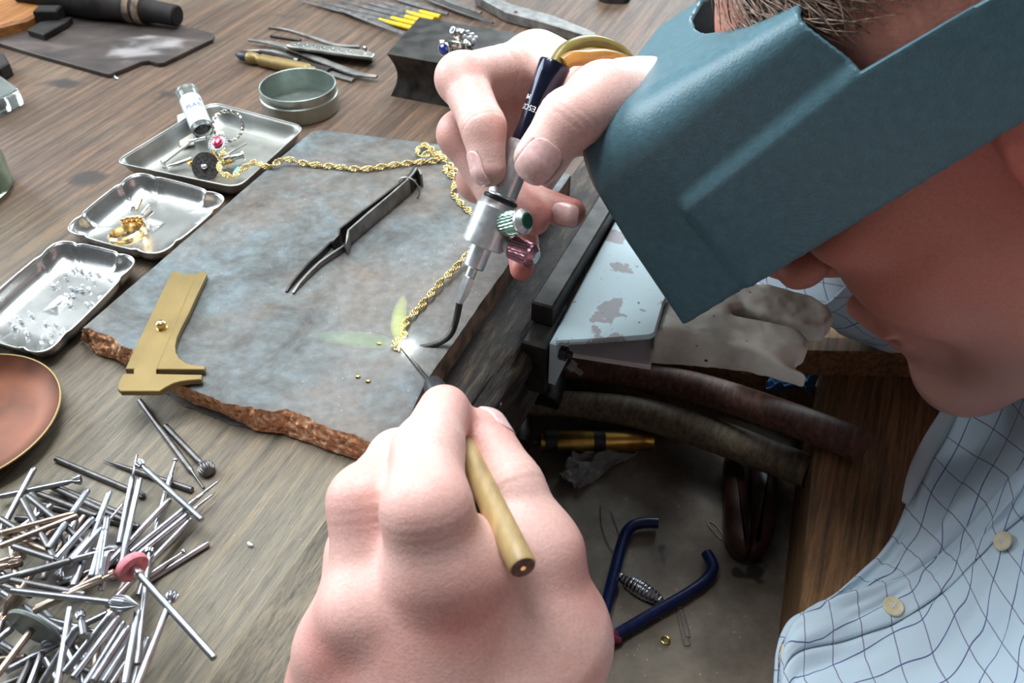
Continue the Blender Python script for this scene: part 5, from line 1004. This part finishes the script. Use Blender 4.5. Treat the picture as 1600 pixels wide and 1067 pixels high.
# --- head (millimetres in the head frame)
def head_sdf(q):
    q = q * 1.0; f, l, u = q[:, 0], q[:, 1] - MID, q[:, 2]; al = np.abs(l); S = np.stack([f, al, u], -1)
    d = ell(S, (-142, 0, 38), (98, 70, 92))
    d = smin(d, ell(S, (-104, 0, -28), (56, 59, 70)), 24)
    d = smin(d, ell(S, (-90, 29, -36), (38, 31, 38)), 18)                                   # cheeks
    d = smin(d, ell(S, (-72, 44, -4), (18, 18, 12)), 14)                                   # cheekbones
    d = smin(d, cap(S, (-62, 0, -112), (-128, 50, -78), 26, 20), 18)                        # jaw
    d = smin(d, ell(S, (-55, 0, -117), (20, 23, 19)), 12)                                   # chin
    d = smin(d, ell(S, (-62, 0, -74), (28, 26, 30)), 12)                                    # muzzle
    d = smin(d, ell(S, (-50, 0, 16), (16, 34, 12)), 14)                                      # brow
    d = smax(d, -ell(S, (-34, 33, 2), (14, 15, 11)), 10)                                    # eye sockets
    d = smin(d, ell(S, (-50, 32, 0), (12, 14, 9)), 4)                                      # lids
    d = smin(d, cap(S, (-42, 0, 14), (-15, 0, -23), 8.5, 10.5), 9)                          # nose
    d = smin(d, ell(S, (-26, 10.5, -30), (12, 8, 8.5)), 5)                                  # alae
    d = smin(d, cap(S, (-30, 0, -38), (-44, 0, -44), 5, 6), 6)
    d = smax(d, -cap(S, (-24, 6.5, -39), (-31, 7, -30), 3.2, 2.0), 2)                       # nostrils
    d = smin(d, cap(S, (-33.0, 0, -65), (-45, 21, -72), 7.0, 4.0), 4)                       # upper lip
    d = smin(d, cap(S, (-41.0, 0, -87), (-50, 19, -80), 7.4, 4.0), 4)                       # lower lip
    m_ = cap(S, (-31.5, 0, -75.5), (-46, 26, -76.5), .1, .1); d = d + 4.0 * np.exp(-(m_ / 2.4) ** 2)
    nl = cap(S, (-42, 17, -36), (-55, 34, -72), .1, .1); d = d + 1.6 * np.exp(-(nl / 3.2) ** 2)   # nasolabial fold
    cr = cap(S, (-41, 0, -101), (-56, 18, -96), .1, .1); d = d + 1.5 * np.exp(-(cr / 4) ** 2)
    ear = ell(S, (-152, 70, 2), (17, 6, 31)); ear = smax(ear, -ell(S, (-150, 78, 4), (10, 6, 20)), 4); d = smin(d, ear, 4)
    d = smin(d, cap(np.stack([f, l, u], -1), (-150, 0, -60), (-235, 0, -175), 58, 66), 30)  # neck
    return d
hv, hf = isosurf(head_sdf, (-262, -8, -240), (4, 152, 140), 1.5)
# --- hands: chains of joints (photograph pixel, distance) with radii in metres
def chain(P, J, R, k=.004):
    d = None
    for i in range(len(J) - 1):
        c_ = cap(P, J[i], J[i + 1], R[i], R[i + 1]); d = c_ if d is None else smin(d, c_, k)
    return d
def crease(P, d, j, dr, n, amp, w, offs, span):
    dr = nrm(dr); r = P - j; s = r @ dr; near = np.exp(-((r * r).sum(1)) / span ** 2) * (1 if n is None else np.clip((r @ n) / .004, 0, 1))
    for o in offs: d = d + amp * np.exp(-((s - o) / w) ** 2) * near
    return d
def J(*a): return [D(*q) for q in a]
R_index = J((838, 100, .420), (722, 123, .386), (755, 198, .372), (763, 264, .371)); Ri = [.0125, .0104, .0090, .0074]
R_mid = J((850, 128, .435), (720, 210, .404), (778, 300, .405), (834, 341, .399)); Rm = [.0125, .0102, .0090, .0076]
R_ring = J((868, 150, .445), (748, 282, .418), (820, 312, .412), (893, 333, .404)); Rr = [.012, .0098, .0085, .0066]
R_pinky = J((890, 200, .448), (806, 330, .428), (815, 380, .417), (815, 420, .407)); Rp = [.0105, .0085, .0072, .0054]
R_thumb = J((1010, 165, .388), (945, 158, .366), (889, 187, .3535), (843, 248, .3555)); Rt = [.018, .0145, .0118, .0103]
R_wr = D(1040, 196, .425); R_el = np.array([.33, .44, -.07])
WR_R = nrm(R_el - R_wr)
def rhand(P):
    d = None
    for j, r, w in ((R_index, .0145, .018), (R_mid, .0145, .019), (R_ring, .014, .019), (R_pinky, .0125, .018)):
        c_ = cap(P, j[0], R_wr, r, w); d = c_ if d is None else smin(d, c_, .012)
    d = smin(d, cap(P, R_wr, R_wr + WR_R * .09, .027, .034), .014)
    d = smin(d, cap(P, R_thumb[0], R_index[0] + (R_thumb[1] - R_index[0]) * .30, .017, .0105), .012)      # web
    d = smin(d, cap(P, R_thumb[0], R_thumb[1], .019, .0150), .010)
    for j, r, k in ((R_index, Ri, .008), (R_mid, Rm, .004), (R_ring, Rr, .004), (R_pinky, Rp, .004)):
        d = smin(d, chain(P, j, r), k if j is R_index else .0035)
    d = smin(d, chain(P, R_thumb[1:], Rt[1:]), .007)
    d = smin(d, ell(P, R_index[1], (.0112, .0108, .0108)), .003)
    d = crease(P, d, R_index[2] + (R_index[1] - R_index[2]) * .05, R_index[2] - R_index[1], None, .0005, .0006, (-.0032, -.0012, .0010, .0030), .0125)
    d = crease(P, d, R_thumb[2], R_thumb[3] - R_thumb[2], None, .00045, .0007, (-.004, -.001, .002), .013)
    d = crease(P, d, R_index[0] + (R_index[1] - R_index[0]) * .45, R_index[1] - R_index[0], None, .0007, .0013, (-.010, -.003, .004), .016)
    return d
def bounds(Js, pad=.03): A = np.concatenate([np.array(j) for j in Js]); return A.min(0) - pad, A.max(0) + pad
lo, hi = bounds([R_index, R_mid, R_ring, R_pinky, R_thumb, [R_wr, R_wr + WR_R * .085, R_wr - .02, R_wr + .03]], .024)
rv, rf = isosurf(rhand, lo, hi, .00075)
def nail(name, tip, prev, view, a, b, fn, parent, back=0.15, side=0.0):
    """nail plate lying on the finger surface fn, on the side facing direction view"""
    d = nrm(tip - prev); n = nrm(view - d * (view @ d)); s = np.cross(d, n); c = tip + d * (a * back); r0_ = .011
    def f(P):
        q = P - c; u_, v_, w_ = q @ d, q @ s - side, q @ n; e = ((np.abs(u_) / a) ** 3.2 + (np.abs(v_) / b) ** 3.2) ** (1 / 3.2)
        g = fn(P); return np.maximum.reduce([g - .00045, -(g + .0012), (e - 1) * min(a, b), -w_ + .001])
    v_, f_ = isosurf(f, c - .016, c + .016, .00035, slack=2.2); return obj(name, (v_, f_), 'nail', parent, sharp=None)
# --- left hand
L_index = J((690, 912, .266), (667, 798, .2585), (668, 707, .278), (694, 642, .298)); Li = [.0150, .0127, .0106, .0088]
L_mid = J((588, 955, .274), (572, 785, .276), (622, 718, .305), (668, 690, .330)); Lm = [.0145, .0112, .0096, .0085]
L_ring = J((545, 1010, .284), (566, 865, .292), (580, 780, .318), (600, 755, .338)); Lr_ = [.0135, .0110, .0092, .0080]
L_pinky = J((512, 1085, .288), (512, 1000, .298), (540, 915, .330), (560, 880, .345)); Lp_ = [.012, .0096, .0080, .0068]
L_thumb = J((838, 1000, .290), (836, 866, .286), (800, 762, .292), (758, 674, .305)); Lt = [.019, .0140, .0102, .0080]
L_wr = D(705, 1230, .275); L_el = np.array([.20, -.04, -.05]); WL = nrm(L_el - L_wr)
def lhand(P):
    d = None
    for j, r, w in ((L_index, .0165, .022), (L_mid, .0160, .022), (L_ring, .0150, .021), (L_pinky, .0130, .019)):
        c_ = cap(P, j[0], L_wr + (j[0] - L_index[0]) * .35, r, w); d = c_ if d is None else smin(d, c_, .016)
    d = smin(d, cap(P, L_wr, L_wr + WL * .09, .030, .036), .014)
    d = smin(d, cap(P, L_thumb[0], L_index[0] + (L_thumb[1] - L_index[0]) * .45, .021, .0115), .016)
    d = smin(d, cap(P, L_thumb[0], L_wr + RT * .008, .021, .022), .014); d = smin(d, cap(P, L_thumb[0], L_thumb[1], .0195, .0140), .010)
    for j, r in ((L_index, Li), (L_mid, Lm), (L_ring, Lr_), (L_pinky, Lp_)): d = smin(d, chain(P, j, r, .005), .0045)
    d = smin(d, chain(P, L_thumb[1:], Lt[1:]), .007)
    d = smin(d, cap(P, L_thumb[1], L_index[0] + (L_index[1] - L_index[0]) * .35, .010, .0105), .010)
    for c_, r in ((D(686, 893, .262), .010), (D(560, 955, .268), .0095), (D(520, 1015, .276), .009)): d = smin(d, ell(P, c_, (r, r, r)), .010)
    d = crease(P, d, L_index[2], L_index[3] - L_index[2], None, .0005, .0008, (-.003, -.001, .0012), .0135)
    d = crease(P, d, L_index[1] , L_index[1] - L_index[0], None, .0002, .0010, (-.006, -.003, 0, .003), .016)
    d = crease(P, d, L_mid[1], L_mid[1] - L_mid[0], None, .00018, .0010, (-.005, -.002, .002), .014)
    d = crease(P, d, L_thumb[2], L_thumb[3] - L_thumb[2], None, .0004, .0008, (-.003, 0, .003), .012)
    return d
lo, hi = bounds([L_index, L_mid, L_ring, L_pinky, L_thumb, [L_wr, L_wr + WL * .085]], .024)
lv_, lf_ = isosurf(lhand, lo, hi, .00085)
# --- forearms and upper arms (inside the sleeves), torso core, joined into the one body mesh
def limbs(P):
    sh_l = np.array([.36, .02, .10]); sh_r = np.array([.42, .42, .16])
    d = smin(cap(P, R_wr + WR_R * .07, R_el, .031, .044), cap(P, R_el, sh_r, .046, .058), .03)
    e = smin(cap(P, L_wr + WL * .07, L_el, .033, .046), cap(P, L_el, sh_l, .048, .060), .03)
    n_ = hw(np.array([-225., MID, -165.])); t = smin(cap(P, n_, np.array([.47, .20, -.02]), .064, .10), cap(P, np.array([.48, .20, -.05]), np.array([.50, .18, -.40]), .125, .135), .06)
    return smin(smin(d, e, .02), t, .04)
bv, bf_ = isosurf(limbs, (-.06, -.16, -.56), (.68, .58, .26), .005)
hv = hw(hv)
BV = np.concatenate([hv, rv, lv_, bv]); o1, o2, o3 = len(hv), len(hv) + len(rv), len(hv) + len(rv) + len(lv_)
BF = np.concatenate([hf, rf + o1, lf_ + o2, bf_ + o3])
body = obj('body', (BV, BF), 'skin', per, sharp=None); body.data.materials.append(M['face_skin'])
mi = np.zeros(len(BF), np.int32); mi[:len(hf)] = 1; body.data.polygons.foreach_set('material_index', mi)
red = np.zeros(len(BV)); dirt = np.zeros(len(BV))
for c_, r, s_ in ((D(700, 945, .262), .016, .85), (D(548, 1010, .27), .015, .8), (D(640, 1000, .265), .018, .55), (D(625, 940, .268), .010, .5), (D(630, 850, .27), .008, .4), (L_index[3], .011, .45), (L_index[1], .016, .35), (L_thumb[3], .014, .45), (L_mid[1], .016, .4), (L_pinky[0], .022, .6), (D(900, 900, .285), .016, .45),
                  (R_index[1], .012, .45), (R_index[2] + np.array([.004, 0, -.003]), .010, .45), (R_mid[1], .014, .55), (R_mid[3], .012, .8), (R_ring[3], .014, .85), (R_pinky[3], .012, .95), (R_ring[1], .014, .6), (R_thumb[2] + np.array([.006, 0, -.004]), .012, .5), (R_thumb[3], .008, .3),
                  (hw(np.array([-20., MID, -30.])), .020, .7), (hw(np.array([-70., 30., -20.])), .040, .5), (hw(np.array([-140., 5., 0.])), .03, .7), (hw(np.array([-40., MID, -80.])), .018, .8)):
    red = np.maximum(red, s_ * np.exp(-((BV - c_) ** 2).sum(1) / r ** 2))
for c_, r, s_ in ((D(775, 238, .364), .008, .9), (D(760, 282, .367), .008, .9), (D(812, 262, .353), .0045, .9), (D(835, 284, .353), .004, .8)): dirt = np.maximum(dirt, s_ * np.exp(-((BV - c_) ** 2).sum(1) / r ** 2))
def nail_edge(tip, prev, view, a, b, back):
    d = nrm(tip - prev); n = nrm(view - d * (view @ d)); s = np.cross(d, n); q = BV - (tip + d * (a * back)); e = ((np.abs(q @ d) / a) ** 3.2 + (np.abs(q @ s) / b) ** 3.2) ** (1 / 3.2); return np.exp(-((e - 1.03) / .10) ** 2) * (q @ n > 0) * (np.linalg.norm(q, axis=1) < a * 1.45)
dirt = np.maximum(dirt, 1.3 * nail_edge(R_thumb[3], R_thumb[2], EYE - R_thumb[3] + RT * .03, .0086, .0074, .22)); dirt = np.maximum(dirt, 1.0 * nail_edge(R_index[3], R_index[2], EYE - R_index[3] - RT * .75, .0070, .0052, .0)); dirt = np.maximum(dirt, .9 * nail_edge(R_ring[3], R_ring[2], EYE - R_ring[3] - UP * .12, .0060, .0052, -.15))
stub = np.zeros(len(BV)); hq = hl(hv); stub[:len(hv)] = .75 * np.clip((-62 - hq[:, 2]) / 30, 0, 1) * np.clip((hq[:, 0] + 150) / 30, 0, 1)
for nm_, arr in (('red', red), ('dirt', dirt), ('stubble', stub)):
    at = body.data.attributes.new(nm_, 'FLOAT', 'POINT'); at.data.foreach_set('value', arr.astype(np.float32))
nail('fingernail', R_thumb[3], R_thumb[2], EYE - R_thumb[3] + RT * .03, .0086, .0074, lambda P: chain(P, R_thumb[1:], Rt[1:]), per, .22)
nail('fingernail', R_index[3], R_index[2], EYE - R_index[3] - RT * .75, .0070, .0052, lambda P: chain(P, R_index, Ri), per, .0)
nail('fingernail', R_ring[3], R_ring[2], EYE - R_ring[3] - UP * .12, .0060, .0052, lambda P: chain(P, R_ring, Rr), per, -.15)
nail('fingernail', L_thumb[3], L_thumb[2], RT * 1.0 + UP * .35 - FW * .15, .0068, .0060, lhand, per, .15)
0 and nail('fingernail', L_index[3], L_index[2], UP * 1.0 + FW * .25 + RT * .1, .0058, .0060, lhand, per, .75)
for s_ in (-1, 1): obj('eye', ball(hw(np.array([-50.5, MID + s_ * 32, 0.])), .0112, 8), 'paper', per)
# --- hair: individual strands lying over the scalp, one countless mass
def scalp(f, l, u):
    q = np.array([f, l, u], float); c_ = np.array([-142, MID, 38.]); r = np.array([99.5, 71.5, 93.5]); k = (q - c_) / r; return c_ + k / np.linalg.norm(k) * r
HVs = []
for i in range(1500):
    l0 = rng.uniform(8, 136); f0 = rng.uniform(-215, -62); p = scalp(f0, l0, 150 - abs(l0 - MID) * rng.uniform(.2, 1.2)); pts = []
    if p[2] < 78: continue
    vel = np.array([rng.uniform(-6, 4), rng.uniform(-13, -5) if l0 < 92 else rng.uniform(5, 12), -3.]); lift = rng.uniform(.6, 4.0)
    for k in range(7):
        pts.append(scalp(*p) + (scalp(*p) - np.array([-142, MID, 38.])) / 90 * (lift + k * .35 * rng.uniform(.3, 1))); p = p + vel; vel = vel + rng.normal(0, 1.2, 3); p = scalp(*p)
        if p[2] < 70 - 12 * rng.uniform(0, 1): break
    if len(pts) > 2: HVs.append(tube(hw(np.array(pts)), [.00034, .00040, .00012], 4))
hr = obj('hair', join(*HVs), 'hair', per, sharp=None); hr['kind'] = 'stuff'; hr['label'] = 'greying brown hair'
# ================================================================== VISOR (moulded shell)
def rbox2(a, b, R): return np.hypot(np.maximum(a + R, 0), np.maximum(b + R, 0)) - R + np.minimum(np.maximum(a + R, b + R), 0)
def vis_solid(q, off=0.0):
    f, l, u = q[:, 0], q[:, 1], q[:, 2]
    pan = np.clip((-f - 30) / 7, 0, 1) * np.clip((51.5 + (-f - 32) * .135 - u) / 7, 0, 1); pan = pan * pan * (3 - 2 * pan)
    near = -l - 2.6 * pan + 2.6 * np.clip(1 + f / 40, 0, 1) * 0; far = l - 2 * MID
    top = u - 94 + .09 * np.clip(-f, 0, 200); Rr = np.interp(-f, [0, 30, 108, 130], [25, 21, 8, 5])
    d = np.maximum(rbox2(near, top, Rr), far) if False else rbox2(np.maximum(near, far), top, Rr)
    ll = np.abs(l - MID) / MID; front = f + .10 * u + .002 * np.clip(u - 70, 0, 60) ** 2 - 3.5 - 2.0 * (1 - ll ** 2)
    return rbox2(d, front, np.interp(u, [0, 45, 75], [2.5, 4.0, 9.0]))
def vis_sdf(q):
    f, l, u = q[:, 0], q[:, 1], q[:, 2]; s = vis_solid(q); d = np.abs(s + 1.3) - 1.3
    low = .108 * np.clip(-f, 0, 400) - u; d = np.maximum(d, low); d = np.maximum(d, -(f + 232))
    lc = np.where(l > MID, 2 * MID - l, l); cut = np.interp(l, [-20, 10, 16, 36, 55, 75, 100, 125, 160], [-112, -110, -103, -72, -57, -47, -38, -36, -60])
    topcut = np.maximum((f - cut) * .75, 50 - u); topcut = np.where((l < 10), np.maximum(f + 108 + (84 - u) * .30, 57.5 - .03 * (-f - 116) - u), topcut)
    strap = np.maximum(f + 108 + (84 - u) * .30, 57.5 - u)      # behind the notch only the strap is left
    d = np.maximum(d, -smin(topcut, strap, 2.0) - 0.0)
    slot = np.maximum.reduce([np.abs(l - MID) - 52, u - 56, 12 - u, -f - 26]); return np.maximum(d, -slot)
vis = thing('magnifier_visor', 'teal-grey moulded magnifier visor worn over the person\'s forehead and eyes', 'visor', tuple(hw(np.array([-60., MID, 0.]))))
vv, vf_ = isosurf(vis_sdf, (-240, -6, -4), (8, 150, 98), .9, slack=2.6)
obj('shell', (hw(vv), vf_), 'visor', vis, sharp=40)
lensq = hw(np.array([[-6., MID - 54, 58], [-6, MID + 54, 58], [-1, MID + 54, 10], [-1, MID - 54, 10]])); obj('lens_plate', prism(lensq - HF * .006, .003, HF, .0004), 'dark_lens', vis)
obj('headband', tube(hw(np.array([(-142 + 101 * math.cos(a) , MID + 69 * math.sin(a), 38.) for a in np.linspace(-2.9, 2.9, 40)])), .0012, 8, flat=(1, 5), up=HU), 'black_rubber', vis)
# ================================================================== SHIRT
SG = [  # rows from neck to belly, columns from the far silhouette towards the camera (pixel x, y, distance)
 [(1530, 540, .470), (1590, 585, .445), (1660, 680, .405), (1690, 730, .395), (1800, 830, .360), (2000, 950, .33)],
 [(1478, 660, .478), (1530, 690, .455), (1600, 738, .420), (1612, 792, .412), (1700, 900, .372), (1880, 1050, .335)],
 [(1436, 738, .466), (1466, 770, .450), (1514, 820, .430), (1540, 866, .421), (1610, 970, .388), (1760, 1120, .345)],
 [(1396, 836, .446), (1412, 850, .440), (1446, 878, .428), (1472, 920, .419), (1530, 1030, .392), (1640, 1190, .352)],
 [(1344, 894, .433), (1362, 896, .432), (1392, 906, .424), (1404, 962, .413), (1434, 1070, .390), (1510, 1240, .355)],
 [(1292, 940, .423), (1298, 938, .424), (1306, 939, .419), (1314, 994, .408), (1336, 1090, .388), (1390, 1270, .358)],
 [(1240, 978, .416), (1240, 974, .417), (1242, 972, .414), (1240, 1020, .402), (1246, 1100, .384), (1270, 1300, .358)],
 [(1226, 1060, .400), (1222, 1065, .400), (1220, 1075, .397), (1216, 1110, .389), (1214, 1190, .374), (1220, 1370, .352)],
 [(1216, 1160, .385), (1212, 1165, .385), (1208, 1175, .383), (1204, 1220, .375), (1200, 1300, .364), (1200, 1460, .348)]]
SGw = np.array([[D(*c_) for c_ in r] for r in SG])
cols = np.array([spline(SGw[:, j], 14) for j in range(6)]); rowsS = np.array([spline(cols[:, i], 14) for i in range(cols.shape[1])])
nu, nv = rowsS.shape[:2]; nn_ = np.cross(np.gradient(rowsS, axis=0), np.gradient(rowsS, axis=1)); nn_ /= np.linalg.norm(nn_, axis=2, keepdims=True) + 1e-9
if (nn_[nu // 2, nv // 2] @ (EYE - rowsS[nu // 2, nv // 2])) < 0: nn_ = -nn_
uu, vv_ = np.meshgrid(np.linspace(0, 1, nu), np.linspace(0, 1, nv), indexing='ij')
fold = fbm(np.stack([uu * 2.2 + vv_ * .8, vv_ * 4.5 - uu * 1.6, uu * 0], -1).reshape(-1, 3), 1.5, 12, 3).reshape(nu, nv) * .0055 * np.clip(vv_ * 6, 0, 1)
fold += np.where(vv_ > .62, .0020 * np.sin((vv_ - .62) * 26 + uu * 3), 0)
SP = rowsS + nn_ * fold[..., None]
su = np.cumsum(np.concatenate([np.zeros((1, nv)), np.linalg.norm(np.diff(SP, axis=0), axis=2)]), 0).mean(1); sv = np.cumsum(np.concatenate([np.zeros((nu, 1)), np.linalg.norm(np.diff(SP, axis=1), axis=2)], 1), 1)
def cloth(name, i0, i1, j0, j1, off, mat='shirt', lab=None):
    Pg = (SP + nn_ * off)[i0:i1, j0:j1]; a, b = Pg.shape[:2]; idx = np.arange(a * b).reshape(a, b); F = np.stack([idx[:-1, :-1], idx[1:, :-1], idx[1:, 1:], idx[:-1, 1:]], -1).reshape(-1, 4)
    o = obj(name, (Pg.reshape(-1, 3), F), mat, per, sharp=None); uvl = o.data.uv_layers.new(name='UVMap'); UVv = np.stack([np.repeat(su[i0:i1, None], b, 1), sv[i0:i1, j0:j1]], -1).reshape(-1, 2)
    li = np.zeros(len(o.data.loops), np.int32); o.data.loops.foreach_get('vertex_index', li); uvl.data.foreach_set('uv', UVv[li].astype(np.float32).ravel()); solid(o, .0009, 0)
    if lab: o['label'] = lab
    return o
cloth('shirt', 0, nu, 0, nv, 0.0, lab='pale blue shirt with a thin dark check')
cloth('placket', 0, nu, 28, 44, .0016, lab='buttoned front band of the shirt')
cloth('pocket', int(nu * .50), nu, 56, 70, .0014, lab='breast pocket with stitched corner')
for (px_, py_) in ((1390, 950), (1573, 850), (1233, 1026)):
    Q = SP[:, 24:50].reshape(-1, 3); w_ = (Q - EYE) @ FW; pr_ = np.stack([800 + FPX * ((Q - EYE) @ RT) / w_, 533.5 - FPX * ((Q - EYE) @ UP) / w_], -1); k = np.argmin(((pr_ - (px_, py_)) ** 2).sum(1)); bn = nn_[:, 24:50].reshape(-1, 3)[k]; bp_ = Q[k] + bn * .0022
    bo_ = obj('button', lathe(bp_, bp_ + bn, [(0, .0042), (.0006, .0047), (.0013, .0047), (.0018, .0042), (.0015, .0034), (.0014, .0002)], 26), 'button', per, sharp=50); x_, y_, d_ = frame(bn)
    obj('stitch', join(*[tube([bp_ + bn * .0015 + (x_ * s1 + y_ * s2) * .0011, bp_ + bn * .0019, bp_ + bn * .0015 - (x_ * s1 + y_ * s2) * .0011], .0003, 6) for s1, s2 in ((1, 1), (1, -1))]), 'paper', bo_)
cb_ = [D(x, y, d) for x, y, d in [(1500, 618, .474), (1470, 668, .471), (1446, 708, .464), (1426, 752, .456), (1414, 786, .450)]]
obj('collar_band', tube(spline(cb_, 6), [.0045, .0050, .0045, .0020], 10, flat=(1, .35), up=-FW), 'shirt_plain', per)['label'] = 'greyish inner collar band'
# far sleeve round the right forearm, and the shirt back and near sleeve outside the picture
def sleeve(name, P0_, P1_, r0, r1, lab, seed):
    L0 = dist(P0_, P1_); n = 40; V, F = lathe(P0_, P1_, [(L0 * i / 30, r0 + (r1 - r0) * i / 30) for i in range(31)], n, cap=False); d = nrm(P1_ - P0_); c0 = P0_ + np.outer((V - P0_) @ d, d); V = c0 + (V - c0) * (1 + fbm(V, 28, seed, 2) * .13)[:, None] - Z3 * .006
    o = obj(name, (V, F), 'shirt', per, sharp=None); uvl = o.data.uv_layers.new(name='UVMap'); li = np.zeros(len(o.data.loops), np.int32); o.data.loops.foreach_get('vertex_index', li)
    UVv = np.stack([(np.arange(len(V)) % n) / n * 2 * math.pi * r0, (np.arange(len(V)) // n) / 30 * L0], -1); uvl.data.foreach_set('uv', UVv[li].astype(np.float32).ravel()); solid(o, .001, 1); o['label'] = lab
sleeve('sleeve', R_wr + (R_el - R_wr) * .36 - Z3 * .006, R_el + np.array([.03, 0, -.01]), .052, .064, 'checked sleeve of the far arm', 3)
sleeve('sleeve', L_wr + (L_el - L_wr) * .62, L_el + np.array([.02, -.02, -.005]), .050, .066, 'checked sleeve of the near arm', 4)
